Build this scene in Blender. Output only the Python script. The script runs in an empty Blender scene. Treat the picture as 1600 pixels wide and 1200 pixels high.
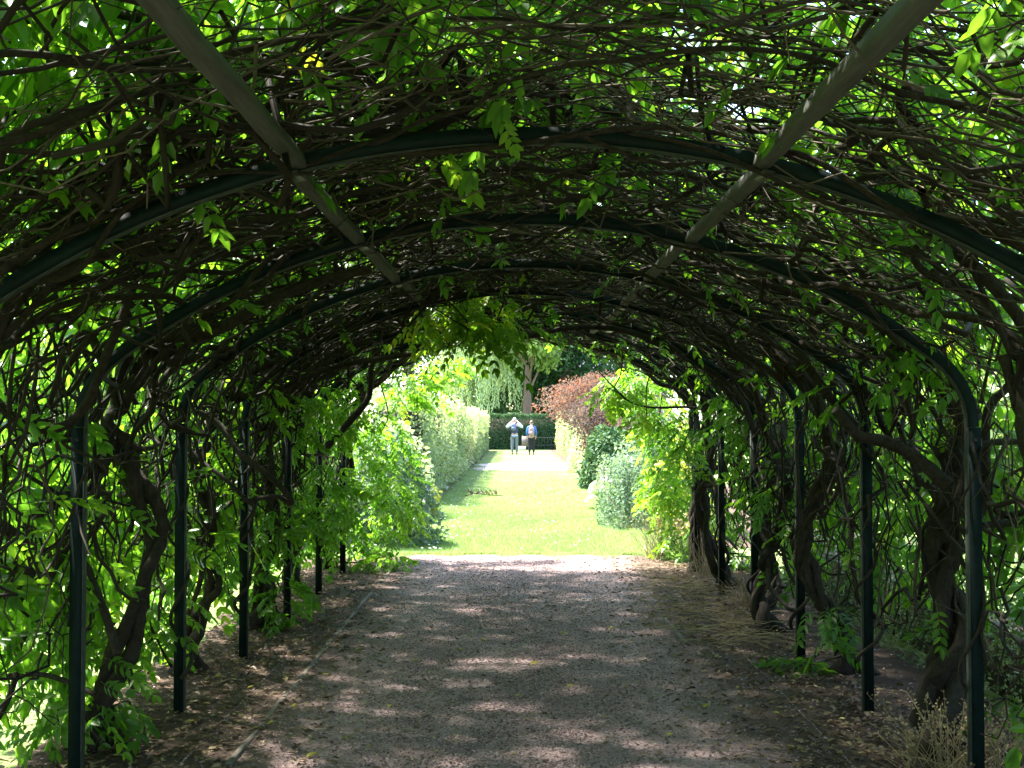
import bpy, math, random
import numpy as np
from mathutils import Vector, Matrix

R = math.radians
rng = np.random.default_rng(7)
random.seed(7)
SC = bpy.context.scene
COL = SC.collection

# ------------------------------------------------------------------ camera
CAMZ = 1.55
FPX = 2000.0                       # focal length in photograph pixels (1600 wide)
HORX, HORY = 806.0, 662.0          # vanishing point of the tunnel in the photograph
cam_d = bpy.data.cameras.new('camera')
cam = bpy.data.objects.new('camera', cam_d)
COL.objects.link(cam)
cam_d.sensor_width = 36.0
cam_d.lens = FPX / 1600.0 * 36.0
cam_d.clip_start = 0.05
cam_d.clip_end = 2000.0
PITCH = math.atan((HORY - 600.0) / FPX)
YAW = math.atan((HORX - 800.0) / FPX)
cam.location = (0, 0, CAMZ)
cam.rotation_euler = (R(90) + PITCH, 0, YAW)
SC.camera = cam
CAM_M = cam.rotation_euler.to_matrix()


def W(px, py, Y):
    """world point at depth Y that the photograph shows at (px, py)"""
    d = CAM_M @ Vector(((px - 800.0) / FPX, -(py - 600.0) / FPX, -1.0))
    return np.array([d.x / d.y * Y, Y, CAMZ + d.z / d.y * Y])


# ------------------------------------------------------------------ sky, sun, exposure
SUN_EL, SUN_AZ = R(60), math.atan2(-0.78, 0.55)        # azimuth from +Y towards +X
wd = bpy.data.worlds.new('World')
SC.world = wd
wd.use_nodes = True
nt = wd.node_tree
nt.nodes.clear()
sky = nt.nodes.new('ShaderNodeTexSky')
sky.sky_type = 'NISHITA'
sky.sun_disc = False
sky.sun_elevation = SUN_EL
sky.sun_rotation = SUN_AZ
sky.air_density = 1.0
sky.dust_density = 1.5
bg = nt.nodes.new('ShaderNodeBackground')
bg.inputs['Strength'].default_value = 0.15
wo = nt.nodes.new('ShaderNodeOutputWorld')
nt.links.new(sky.outputs[0], bg.inputs[0])
nt.links.new(bg.outputs[0], wo.inputs[0])
sun_d = bpy.data.lights.new('sun', 'SUN')
sun_d.energy = 4.2
sun_d.angle = R(3.0)
sun_d.color = (1.0, 0.95, 0.86)
sun = bpy.data.objects.new('sun', sun_d)
COL.objects.link(sun)
to_sun = Vector((math.sin(SUN_AZ) * math.cos(SUN_EL), math.cos(SUN_AZ) * math.cos(SUN_EL), math.sin(SUN_EL)))
sun.rotation_euler = to_sun.to_track_quat('Z', 'Y').to_euler()
SC.view_settings.view_transform = 'Standard'
SC.view_settings.look = 'None'
SC.view_settings.gamma = 1.0
SC.view_settings.exposure = 3.15
SC.render.engine = 'CYCLES'
cy = SC.cycles
cy.use_denoising = True
cy.max_bounces = 9
cy.diffuse_bounces = 5
cy.glossy_bounces = 2
cy.transmission_bounces = 6
cy.transparent_max_bounces = 4
cy.caustics_reflective = False
cy.caustics_refractive = False
cy.sample_clamp_indirect = 6.0


# ------------------------------------------------------------------ small maths
def nrm(v):
    return v / np.maximum(np.linalg.norm(v, axis=-1, keepdims=True), 1e-9)


def rv(n):
    return nrm(rng.normal(size=(n, 3)))


def catmull(P, m):
    """resample control points (k, d) to about m samples per segment"""
    P = np.asarray(P, float)
    Q = np.vstack([2 * P[0] - P[1], P, 2 * P[-1] - P[-2]])
    out = []
    for i in range(1, len(Q) - 2):
        t = np.linspace(0, 1, m, endpoint=False)[:, None]
        a, b, c, d = Q[i - 1], Q[i], Q[i + 1], Q[i + 2]
        out.append(0.5 * ((2 * b) + (-a + c) * t + (2 * a - 5 * b + 4 * c - d) * t ** 2 + (-a + 3 * b - 3 * c + d) * t ** 3))
    out.append(P[-1:])
    return np.vstack(out)


_ph = np.random.default_rng(3).uniform(0, 6.28, (12, 2))
_fr = np.random.default_rng(4).normal(0, 1, (12, 2))


def noise2(a, b, s=1.0):
    """smooth pseudo noise, about -1..1"""
    v = np.zeros_like(np.asarray(a, float))
    for k in range(12):
        v = v + np.sin(_fr[k, 0] * a * s * 2 + _fr[k, 1] * b * s * 2 + _ph[k, 0])
    return v / 4.2


# ------------------------------------------------------------------ mesh building
class MB:
    def __init__(self):
        self.V, self.F, self.T, self.n = [], {3: [], 4: []}, {3: [], 4: []}, 0

    def add(self, V, F, tint=0.5):
        V = np.asarray(V, np.float32).reshape(-1, 3)
        F = np.asarray(F, np.int64)
        if F.size == 0:
            return
        k = F.shape[1]
        self.V.append(V)
        self.F[k].append(F + self.n)
        t = np.broadcast_to(np.asarray(tint, np.float32), (len(F),))
        self.T[k].append(t)
        self.n += len(V)

    def mesh(self, name, mat, smooth=False):
        me = bpy.data.meshes.new(name)
        if not self.V:
            return me
        V = np.vstack(self.V).astype(np.float32)
        loops, starts, tints, tot, base = [], [], [], 0, 0
        for k in (3, 4):
            if self.F[k]:
                f = np.vstack(self.F[k])
                loops.append(f.ravel())
                starts.append(base + np.arange(len(f)) * k)
                tints.append(np.concatenate(self.T[k]))
                base += f.size
        loops = np.concatenate(loops).astype(np.int32)
        starts = np.concatenate(starts).astype(np.int32)
        tints = np.concatenate(tints).astype(np.float32)
        me.vertices.add(len(V))
        me.vertices.foreach_set('co', V.ravel())
        me.loops.add(len(loops))
        me.loops.foreach_set('vertex_index', loops)
        me.polygons.add(len(starts))
        me.polygons.foreach_set('loop_start', starts)
        at = me.attributes.new('tint', 'FLOAT', 'FACE')
        at.data.foreach_set('value', tints)
        if smooth:
            me.polygons.foreach_set('use_smooth', np.ones(len(starts), bool))
        me.update(calc_edges=True)
        me.validate()
        for m in (mat if isinstance(mat, (list, tuple)) else [mat]):
            me.materials.append(m)
        return me

    def build(self, name, mat, parent=None, smooth=False, kind=None, loc=None):
        return link(name, self.mesh(name, mat, smooth), parent, kind, loc)

    # shapes
    def box(self, c, s, rot=None, tint=0.5):
        c, s = np.asarray(c, float), np.asarray(s, float) / 2
        v = np.array([[x, y, z] for x in (-1, 1) for y in (-1, 1) for z in (-1, 1)], float) * s
        if rot is not None:
            v = v @ np.array(rot).T
        f = [[0, 1, 3, 2], [4, 6, 7, 5], [0, 4, 5, 1], [2, 3, 7, 6], [0, 2, 6, 4], [1, 5, 7, 3]]
        self.add(v + c, f, tint)

    def tube(self, P, r, k=8, tint=0.5, cap=True, rough=0.0, flat=None):
        P = np.asarray(P, float)
        n = len(P)
        r = np.broadcast_to(np.asarray(r, float), (n,))
        T = nrm(np.gradient(P, axis=0))
        up = np.array([0, 0, 1.0]) if abs(T[0, 2]) < 0.9 else np.array([1.0, 0, 0])
        u = nrm(np.cross(T[0], up))
        U = [u]
        for i in range(1, n):
            u = U[-1] - T[i] * np.dot(U[-1], T[i])
            U.append(u / max(np.linalg.norm(u), 1e-9))
        U = np.array(U)
        Bn = np.cross(T, U)
        ang = np.arange(k) / k * 2 * math.pi
        rr = r[:, None] * (1 + (rough * rng.normal(size=(n, k)) if rough else 0))
        V = P[:, None, :] + rr[..., None] * (np.cos(ang)[None, :, None] * U[:, None, :] + np.sin(ang)[None, :, None] * Bn[:, None, :])
        idx = np.arange(n * k).reshape(n, k)
        a, b = idx[:-1], idx[1:]
        f = np.stack([a, np.roll(a, -1, 1), np.roll(b, -1, 1), b], -1).reshape(-1, 4)
        V = V.reshape(-1, 3)
        self.add(V, f, tint)
        if cap:
            c = np.vstack([V[:k], P[0]]), np.vstack([V[-k:], P[-1]])
            i = np.arange(k)
            self.add(c[0], np.stack([np.roll(i, -1), i, np.full(k, k)], -1), tint)
            self.add(c[1], np.stack([i, np.roll(i, -1), np.full(k, k)], -1), tint)

    def tubes(self, P, Rr, ref, k=4, tint=0.5):
        """batch of strands P (M, n, 3), radii (M, n), reference normals (M, n, 3)"""
        M, n, _ = P.shape
        T = nrm(np.gradient(P, axis=1))
        U = nrm(ref - T * (ref * T).sum(-1, keepdims=True))
        Bn = np.cross(T, U)
        ang = np.arange(k) / k * 2 * math.pi
        V = P[:, :, None, :] + Rr[:, :, None, None] * (np.cos(ang)[None, None, :, None] * U[:, :, None, :] + np.sin(ang)[None, None, :, None] * Bn[:, :, None, :])
        idx = np.arange(M * n * k).reshape(M, n, k)
        a, b = idx[:, :-1], idx[:, 1:]
        f = np.stack([a, np.roll(a, -1, 2), np.roll(b, -1, 2), b], -1).reshape(-1, 4)
        t = np.broadcast_to(np.asarray(tint, float), (M,))
        self.add(V.reshape(-1, 3), f, np.repeat(t, (n - 1) * k))

    def leaflets(self, B, D, N, ln, wd_, tint, fold=0.18, curl=0.1):
        """hexagonal folded leaflets: base B, direction D, normal N (n, 3), length and width (n)"""
        n = len(B)
        D = nrm(D)
        N = nrm(N - D * (N * D).sum(-1, keepdims=True))
        S = np.cross(D, N)
        tp = np.array([[0, 0, 0], [.27, .5, fold], [.66, .37, fold * .8], [1, 0, -curl], [.66, -.37, fold * .8], [.27, -.5, fold]])
        V = B[:, None, :] + ln[:, None, None] * (tp[None, :, 0, None] * D[:, None, :]) \
            + wd_[:, None, None] * (tp[None, :, 1, None] * S[:, None, :]) + wd_[:, None, None] * (tp[None, :, 2, None] * N[:, None, :])
        i = (np.arange(n) * 6)[:, None]
        f = np.concatenate([i + np.array([[0, 1, 2, 3]]), i + np.array([[0, 3, 4, 5]])], 1).reshape(-1, 4)
        self.add(V.reshape(-1, 3), f, np.repeat(np.broadcast_to(tint, (n,)), 2))

    def diamonds(self, B, D, N, ln, wd_, tint):
        n = len(B)
        D = nrm(D)
        N = nrm(N - D * (N * D).sum(-1, keepdims=True))
        S = np.cross(D, N)
        tp = np.array([[0, 0, 0], [.42, .5, .12], [1, 0, -.1], [.42, -.5, .12]])
        V = B[:, None, :] + ln[:, None, None] * (tp[None, :, 0, None] * D[:, None, :]) \
            + wd_[:, None, None] * (tp[None, :, 1, None] * S[:, None, :] + tp[None, :, 2, None] * N[:, None, :])
        i = (np.arange(n) * 4)[:, None]
        f = np.concatenate([i + np.array([[0, 1, 2]]), i + np.array([[0, 2, 3]])], 1).reshape(-1, 3)
        self.add(V.reshape(-1, 3), f, np.repeat(np.broadcast_to(tint, (n,)), 2))

    def pinnate(self, B, D, N, L, tint, pairs=5, lsz=1.0):
        """wisteria leaves: a stalk with pairs of leaflets and one at the tip"""
        n = len(B)
        D = nrm(D)
        N = nrm(N - D * (N * D).sum(-1, keepdims=True))
        S = np.cross(D, N)
        down = np.array([0, 0, -1.0])
        us = np.linspace(0.3, 0.93, pairs)
        droop = rng.uniform(.1, .5, n)

        def at(u):
            return B + D * (L * u)[:, None] + down * (L * droop * u * u)[:, None]
        P = np.stack([at(np.full(n, u)) for u in np.linspace(0, .95, 3)], 1)
        rad = np.broadcast_to(np.linspace(.0022, .0012, 3), (n, 3))
        self.tubes(P, rad, np.broadcast_to(N[:, None], P.shape), 3, tint)
        for u in us:
            p = at(np.full(n, u))
            dd = nrm(D + down * (2 * droop * u)[:, None])
            for s in (-1, 1):
                phi = R(58) * (1 - .35 * u) + rng.normal(0, .16, n)
                d = dd * np.cos(phi)[:, None] + S * (s * np.sin(phi))[:, None] + down * rng.uniform(.0, .55, n)[:, None]
                nn = N + rng.normal(0, .28, (n, 3))
                ln = L * .275 * lsz * (1.05 - .35 * abs(u - .6)) * rng.uniform(.8, 1.15, n)
                self.leaflets(p, d, nn, ln, ln * rng.uniform(.38, .5, n), np.clip(tint + rng.normal(0, .05, n), 0, 1))
        p = at(np.full(n, .95))
        ln = L * .29 * lsz * rng.uniform(.85, 1.15, n)
        self.leaflets(p, nrm(D + down * (2 * droop)[:, None]), N + rng.normal(0, .2, (n, 3)), ln, ln * .45, tint)


def link(name, me, parent=None, kind=None, loc=None):
    o = bpy.data.objects.new(name, me)
    COL.objects.link(o)
    if parent is not None:
        o.parent = parent
        # parents are never rotated here; parts are modelled in world space unless loc is given
        if loc is None:
            o.matrix_parent_inverse = Matrix.Translation(-Vector(parent.location)) if parent.parent is None else \
                Matrix.Translation(-(Vector(parent.location) if loc is not None else Vector((0, 0, 0))))
    if loc is not None:
        o.location = loc
    if kind:
        o['kind'] = kind
    return o


def tag(o, label, cat, group=None, kind=None):
    o['label'] = label
    o['category'] = cat
    if group:
        o['group'] = group
    if kind:
        o['kind'] = kind
    return o


def thing(name, loc, label, cat, group=None):
    o = bpy.data.objects.new(name, None)
    o.empty_display_size = 0.2
    o.location = loc
    COL.objects.link(o)
    return tag(o, label, cat, group)


# ------------------------------------------------------------------ materials
def mat_base(name):
    m = bpy.data.materials.new(name)
    m.use_nodes = True
    t = m.node_tree
    t.nodes.clear()
    out = t.nodes.new('ShaderNodeOutputMaterial')
    p = t.nodes.new('ShaderNodeBsdfPrincipled')
    t.links.new(p.outputs[0], out.inputs[0])
    return m, t, p, out


def ramp(t, fac, stops):
    r = t.nodes.new('ShaderNodeValToRGB')
    e = r.color_ramp.elements
    e[0].position, e[0].color = stops[0][0], (*stops[0][1], 1)
    e[1].position, e[1].color = stops[-1][0], (*stops[-1][1], 1)
    for pos, c in stops[1:-1]:
        x = e.new(pos)
        x.color = (*c, 1)
    t.links.new(fac, r.inputs[0])
    return r.outputs[0]


def noise_tex(t, scale, detail=4, rough=.6, vec=None, dist=0.0):
    n = t.nodes.new('ShaderNodeTexNoise')
    n.inputs['Scale'].default_value = scale
    n.inputs['Detail'].default_value = detail
    n.inputs['Roughness'].default_value = rough
    n.inputs['Distortion'].default_value = dist
    if vec is None:
        g = t.nodes.new('ShaderNodeNewGeometry')
        vec = g.outputs['Position']
    t.links.new(vec, n.inputs['Vector'])
    return n.outputs['Fac']


def mixc(t, fac, a, b, mode='MIX'):
    m = t.nodes.new('ShaderNodeMix')
    m.data_type = 'RGBA'
    m.blend_type = mode
    for sock, v in ((m.inputs[0], fac), (m.inputs[6], a), (m.inputs[7], b)):
        if isinstance(v, (int, float)):
            sock.default_value = v
        elif isinstance(v, tuple):
            sock.default_value = (*v, 1)
        else:
            t.links.new(v, sock)
    return m.outputs[2]


def bump(t, p, h, strength=.5, dist=.01):
    b = t.nodes.new('ShaderNodeBump')
    b.inputs['Strength'].default_value = strength
    b.inputs['Distance'].default_value = dist
    t.links.new(h, b.inputs['Height'])
    t.links.new(b.outputs[0], p.inputs['Normal'])


def leaf_mat(name, stops, trans=.5, gloss=.38, tboost=(1.5, 1.5, .9), spec=.35):
    m, t, p, out = mat_base(name)
    a = t.nodes.new('ShaderNodeAttribute')
    a.attribute_name = 'tint'
    g = t.nodes.new('ShaderNodeNewGeometry')
    ad = t.nodes.new('ShaderNodeMath')
    ad.operation = 'MULTIPLY_ADD'
    t.links.new(g.outputs['Random Per Island'], ad.inputs[0])
    ad.inputs[1].default_value = .22
    t.links.new(a.outputs['Fac'], ad.inputs[2])
    sb = t.nodes.new('ShaderNodeMath')
    sb.operation = 'SUBTRACT'
    t.links.new(ad.outputs[0], sb.inputs[0])
    sb.inputs[1].default_value = .11
    c = ramp(t, sb.outputs[0], stops)
    t.links.new(c, p.inputs['Base Color'])
    p.inputs['Roughness'].default_value = gloss
    p.inputs['Specular IOR Level'].default_value = spec
    tr = t.nodes.new('ShaderNodeBsdfTranslucent')
    tc = mixc(t, 1.0, c, tboost, 'MULTIPLY')
    t.links.new(tc, tr.inputs[0])
    mx = t.nodes.new('ShaderNodeMixShader')
    mx.inputs[0].default_value = trans
    t.links.new(p.outputs[0], mx.inputs[1])
    t.links.new(tr.outputs[0], mx.inputs[2])
    t.links.new(mx.outputs[0], out.inputs[0])
    return m


M = {}
M['wisteria'] = leaf_mat('wisteria_leaf', [(0, (.030, .085, .016)), (.45, (.062, .150, .018)), (.8, (.125, .23, .022)), (1, (.30, .33, .05))], .5, .36, (3.0, 2.9, 1.1))
M['hedge_leaf'] = leaf_mat('hedge_leaf', [(0, (.05, .10, .028)), (.6, (.10, .165, .05)), (1, (.22, .26, .11))], .35)
M['beech'] = leaf_mat('light_hedge_leaf', [(0, (.11, .17, .07)), (.5, (.25, .32, .16)), (1, (.48, .52, .32))], .45)
M['yew'] = leaf_mat('dark_hedge_leaf', [(0, (.022, .058, .024)), (.6, (.042, .095, .036)), (1, (.075, .13, .05))], .2, .6, spec=.1)
M['blue_shrub'] = leaf_mat('blue_green_leaf', [(0, (.055, .105, .062)), (.6, (.115, .18, .11)), (1, (.22, .28, .19))], .35, .6, spec=.08)
M['copper'] = leaf_mat('copper_leaf', [(0, (.058, .048, .050)), (.45, (.10, .078, .072)), (.72, (.13, .10, .075)), (1, (.21, .075, .052))], .45, .6, tboost=(1.4, 1.1, .8), spec=.08)
M['willow'] = leaf_mat('willow_leaf', [(0, (.24, .33, .17)), (1, (.42, .50, .30))], .4)
M['golden'] = leaf_mat('golden_leaf', [(0, (.17, .22, .03)), (1, (.36, .36, .06))], .45)
M['tree'] = leaf_mat('tree_leaf', [(0, (.03, .07, .02)), (.6, (.06, .12, .028)), (1, (.13, .19, .04))], .4)
M['tree_light'] = leaf_mat('light_tree_leaf', [(0, (.07, .14, .03)), (1, (.19, .27, .06))], .45)
M['grass'] = leaf_mat('grass_blade', [(0, (.13, .215, .06)), (.6, (.21, .29, .085)), (1, (.33, .35, .15))], .4, .5, (1.1, 1.3, .9))
M['litter'] = leaf_mat('dry_leaf', [(0, (.05, .032, .02)), (.5, (.15, .10, .055)), (.85, (.27, .20, .11)), (1, (.32, .29, .10))], .15, .6, (1, 1, 1))
M['straw'] = leaf_mat('straw', [(0, (.18, .13, .07)), (1, (.42, .34, .18))], .2, .6, (1, 1, 1))
M['yellow_leaf'] = leaf_mat('yellowed_leaf', [(0, (.38, .36, .06)), (1, (.55, .45, .10))], .4, .5, (1.3, 1.3, 1))
M['daisy'] = leaf_mat('daisy', [(0, (.7, .7, .66)), (1, (.8, .8, .78))], .2, .6, (1, 1, 1))


def simple(name, col, rough=.6, var=.25, scale=8, bmp=.0, bdist=.005, spec=.3, metal=0):
    m, t, p, out = mat_base(name)
    f = noise_tex(t, scale, 5)
    d = tuple(c * (1 - var) for c in col)
    l = tuple(min(1, c * (1 + var)) for c in col)
    t.links.new(ramp(t, f, [(.3, d), (.7, l)]), p.inputs['Base Color'])
    p.inputs['Roughness'].default_value = rough
    p.inputs['Specular IOR Level'].default_value = spec
    p.inputs['Metallic'].default_value = metal
    if bmp:
        bump(t, p, noise_tex(t, scale * 4, 5), bmp, bdist)
    return m


def bark_mat(name, dark, light, moss):
    m, t, p, out = mat_base(name)
    f = noise_tex(t, 30, 6, .7, dist=.6)
    c = ramp(t, f, [(.3, dark), (.7, light)])
    mo = noise_tex(t, 5, 4)
    mk = ramp(t, mo, [(.52, (0, 0, 0)), (.72, (.55, .55, .55))])
    c = mixc(t, mk, c, moss)
    t.links.new(c, p.inputs['Base Color'])
    p.inputs['Roughness'].default_value = .85
    p.inputs['Specular IOR Level'].default_value = .15
    bump(t, p, noise_tex(t, 55, 6, .7, dist=1.0), .9, .012)
    return m


M['bark'] = bark_mat('wisteria_bark', (.014, .011, .009), (.052, .042, .032), (.032, .038, .021))
M['tree_bark'] = bark_mat('tree_bark', (.07, .045, .032), (.20, .13, .10), (.08, .085, .05))
M['twig'] = leaf_mat('twig_bark', [(0, (.016, .013, .010)), (.5, (.042, .034, .025)), (1, (.14, .115, .083))], .0, .75, (1, 1, 1), .15)
M['paint'] = simple('dark_green_paint', (.004, .012, .011), .6, .35, 20, .25, .002, .12)
M['paint_lit'] = simple('lit_green_paint', (.034, .043, .036), .75, .4, 30, .3, .002, .3)  # paler copy of the green paint: light caught by the bars put into colour


def wood_mat(name, dark, light, lichen):
    m, t, p, out = mat_base(name)
    g = t.nodes.new('ShaderNodeNewGeometry')
    mp = t.nodes.new('ShaderNodeMapping')
    mp.inputs['Scale'].default_value = (40, 2.2, 40)
    t.links.new(g.outputs['Position'], mp.inputs[0])
    f = noise_tex(t, 1.6, 6, .7, mp.outputs[0], .4)
    c = ramp(t, f, [(.3, dark), (.72, light)])
    lm = ramp(t, noise_tex(t, 7, 5), [(.5, (0, 0, 0)), (.7, (.6, .6, .6))])
    c = mixc(t, lm, c, lichen)
    t.links.new(c, p.inputs['Base Color'])
    p.inputs['Roughness'].default_value = .8
    p.inputs['Specular IOR Level'].default_value = .2
    bump(t, p, f, .6, .004)
    return m


M['timber'] = wood_mat('weathered_timber', (.045, .043, .038), (.11, .106, .095), (.08, .10, .088))
M['bench_wood'] = wood_mat('silvered_bench_wood', (.25, .22, .18), (.48, .44, .38), (.4, .4, .35))
M['edging'] = wood_mat('edging_timber', (.06, .05, .04), (.15, .135, .11), (.09, .095, .07))


def ground_mat(name, stops, scale, fine, bstr, bdist, blotch=None):
    m, t, p, out = mat_base(name)
    f = noise_tex(t, fine, 6, .75)
    c = ramp(t, f, stops)
    if blotch:
        b = ramp(t, noise_tex(t, scale, 5), [(.42, (0, 0, 0)), (.66, (1, 1, 1))])
        b2 = mixc(t, .6, (0, 0, 0), b)
        c = mixc(t, b2, c, blotch)
    t.links.new(c, p.inputs['Base Color'])
    p.inputs['Roughness'].default_value = .95
    p.inputs['Specular IOR Level'].default_value = .1
    bump(t, p, noise_tex(t, fine * 1.3, 6, .8), bstr, bdist)
    return m


M['lawn'] = ground_mat('mown_lawn', [(.3, (.095, .150, .045)), (.55, (.13, .185, .055)), (.75, (.16, .205, .07))], .35, 22, .6, .02, (.19, .21, .09))
M['path'] = ground_mat('path_gravel', [(.3, (.20, .142, .138)), (.5, (.32, .235, .230)), (.72, (.43, .335, .33))], 1.1, 34, .9, .012, (.25, .172, .165))
t_ = M['path'].node_tree
pb = [n for n in t_.nodes if n.type == 'BSDF_PRINCIPLED'][0]
src = pb.inputs['Base Color'].links[0].from_socket
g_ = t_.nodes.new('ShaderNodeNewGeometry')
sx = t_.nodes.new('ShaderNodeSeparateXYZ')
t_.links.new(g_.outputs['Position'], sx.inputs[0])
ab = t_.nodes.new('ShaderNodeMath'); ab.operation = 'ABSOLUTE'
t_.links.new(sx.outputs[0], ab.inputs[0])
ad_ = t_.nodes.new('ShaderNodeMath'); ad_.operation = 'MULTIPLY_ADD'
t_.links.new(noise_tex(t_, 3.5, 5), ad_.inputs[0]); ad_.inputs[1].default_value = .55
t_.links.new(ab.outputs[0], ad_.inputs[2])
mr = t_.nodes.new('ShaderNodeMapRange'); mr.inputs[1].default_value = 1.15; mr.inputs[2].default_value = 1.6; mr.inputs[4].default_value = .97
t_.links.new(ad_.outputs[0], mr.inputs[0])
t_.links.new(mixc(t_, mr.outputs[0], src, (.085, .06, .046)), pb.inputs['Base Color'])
M['soil'] = ground_mat('bed_soil', [(.3, (.045, .031, .023)), (.55, (.10, .07, .052)), (.75, (.19, .145, .11))], 1.3, 40, 1.0, .02, (.075, .05, .035))
M['cross'] = ground_mat('sandy_gravel', [(.3, (.34, .29, .25)), (.7, (.52, .46, .40))], .8, 30, .5, .01, (.42, .38, .30))
M['core'] = simple('hedge_stems', (.035, .028, .02), .9, .4, 20)
M['stone'] = leaf_mat('gravel_stone', [(0, (.10, .068, .064)), (.5, (.285, .198, .190)), (1, (.49, .385, .38))], .0, .8, (1, 1, 1), .2)
M['brick'] = simple('red_brick', (.34, .12, .08), .85, .2, 6)
M['roof'] = simple('slate_roof', (.07, .08, .11), .7, .2, 5)
M['window'] = simple('window_glass', (.05, .06, .07), .1, .1, 3, spec=.8)
M['white'] = simple('white_paint', (.75, .75, .72), .5, .05, 6)
M['iron'] = simple('dark_iron', (.03, .03, .03), .5, .2, 10)
M['skin'] = simple('skin', (.55, .36, .28), .55, .08, 10)
M['hair_grey'] = simple('grey_hair', (.42, .36, .32), .7, .2, 40)
M['hair_brown'] = simple('brown_hair', (.16, .10, .07), .7, .2, 40)
M['navy'] = simple('navy_cloth', (.05, .06, .11), .85, .15, 25)
M['pale_blue'] = simple('pale_blue_cloth', (.50, .58, .66), .85, .1, 25)
M['grey_cloth'] = simple('grey_cloth', (.17, .19, .23), .9, .15, 25)
M['blue_cloth'] = simple('blue_cloth', (.05, .16, .42), .8, .15, 25)
M['black_cloth'] = simple('black_cloth', (.03, .03, .035), .9, .2, 25)
M['pack_cloth'] = simple('dusty_pink_cloth', (.36, .25, .26), .85, .2, 25)
M['pack_blue'] = simple('slate_blue_cloth', (.17, .19, .28), .85, .2, 25)
M['shoe'] = simple('dark_shoe', (.05, .045, .045), .6, .2, 25)
M['sign'] = simple('brown_board', (.14, .11, .10), .7, .2, 10)


# ------------------------------------------------------------------ ground
def sheet(name, x0, x1, y0, y1, z, nx, ny, mat, amp=0.0, sc=1.0, edge=0.0):
    mb = MB()
    x, y = np.meshgrid(np.linspace(x0, x1, nx), np.linspace(y0, y1, ny))
    if edge:
        lo, hi = x[0, 0], x[0, -1]
        w = np.abs((x - (lo + hi) / 2) / ((hi - lo) / 2)) ** 6
        x = x + w * edge * np.sign(x - (lo + hi) / 2) * noise2(y * 1.3, y * 0 + lo * 9, 2)
        yy = np.abs((y - (y0 + y1) / 2) / ((y1 - y0) / 2)) ** 40
        y = y + yy * edge * noise2(x * 1.7, x * 0 + 3, 2)
    zz = z + amp * noise2(x, y, sc)
    v = np.stack([x, y, zz], -1).reshape(-1, 3)
    i = np.arange(nx * ny).reshape(ny, nx)
    f = np.stack([i[:-1, :-1], i[:-1, 1:], i[1:, 1:], i[1:, :-1]], -1).reshape(-1, 4)
    mb.add(v, f)
    o = mb.build(name, mat, None, True, 'structure')
    return o


lawn = sheet('lawn', -400, 400, -400, 400, 0, 3, 3, M['lawn'])
soil = sheet('bed_soil', -2.3, 2.6, -6, 14.75, .012, 60, 200, M['soil'], .006, 2.5, .12)
path = sheet('path', -1.62, 1.6, -6, 14.97, .026, 60, 420, M['path'], .003, 2.0, .05)
cross = sheet('cross_path', -1.3, 2.3, 42.5, 50, .006, 30, 30, M['cross'], .001, 1.0, .25)
bedl = sheet('left_border_soil', -4.2, -1.55, 16, 76, .008, 14, 120, M['soil'], .003, 1, .1)
bedr = sheet('right_border_soil', 2.0, 5.2, 16, 76, .008, 14, 120, M['soil'], .003, 1, .1)

# ------------------------------------------------------------------ pergola: hoops on posts
X0, HALF, ARC_R, ARC_X = 0.04, 1.80, 2.75, 1.65
S_ARC = ARC_R * math.asin(ARC_X / ARC_R)
drop_end = ARC_R - math.sqrt(ARC_R ** 2 - ARC_X ** 2)


def profile(apex):
    """half profile from the apex outwards and down to the ground: arrays of x, z (right side)"""
    th = np.linspace(0, math.asin(ARC_X / ARC_R), 24)
    x, z = ARC_R * np.sin(th), apex - ARC_R + ARC_R * np.cos(th)
    a = np.array([x[-1], z[-1]])
    tdir = np.array([math.cos(th[-1]), -math.sin(th[-1])])
    tt = (HALF - a[0]) / tdir[0]
    b = a + tdir * tt
    c = np.array([HALF, b[1] - .17])
    u = np.linspace(0, 1, 8)[1:, None]
    q = (1 - u) ** 2 * a + 2 * u * (1 - u) * b + u ** 2 * c
    zs = np.linspace(c[1], 0, 12)[1:]
    return np.concatenate([x, q[:, 0], np.full(len(zs), HALF)]), np.concatenate([z, q[:, 1], zs]), 24 + len(u)


PX, PZ, NB = profile(2.42)
PA = np.concatenate([[0], np.cumsum(np.hypot(np.diff(PX), np.diff(PZ)))])
tx, tz = np.gradient(PX, PA), np.gradient(PZ, PA)
PNX, PNZ = -tz, tx
A_MAX = PA[-1]
A_SH = PA[NB - 1]


def vault(a, y, off):
    """point on the vault: arc coordinate a (signed from the apex), y, offset outwards"""
    s, aa = np.sign(a), np.minimum(np.abs(a), A_MAX)
    x, z = np.interp(aa, PA, PX), np.interp(aa, PA, PZ)
    nx, nz = np.interp(aa, PA, PNX), np.interp(aa, PA, PNZ)
    P = np.stack([X0 + s * (x + nx * off), y, z + nz * off], -1)
    Nn = np.stack([s * nx, 0 * nx, nz], -1)
    return P, nrm(Nn)


ARCH_Y = [3.63 + 1.6 * i - (.3 if i < 0 else 0) for i in range(-3, 7)]
ARCH_APEX = [2.35 + .018 * i for i in range(-3, 7)]
perg = thing('pergola_tunnel', (X0, 5, 0), 'dark green metal arched pergola tunnel over the gravel path, overgrown with vines', 'pergola')


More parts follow.
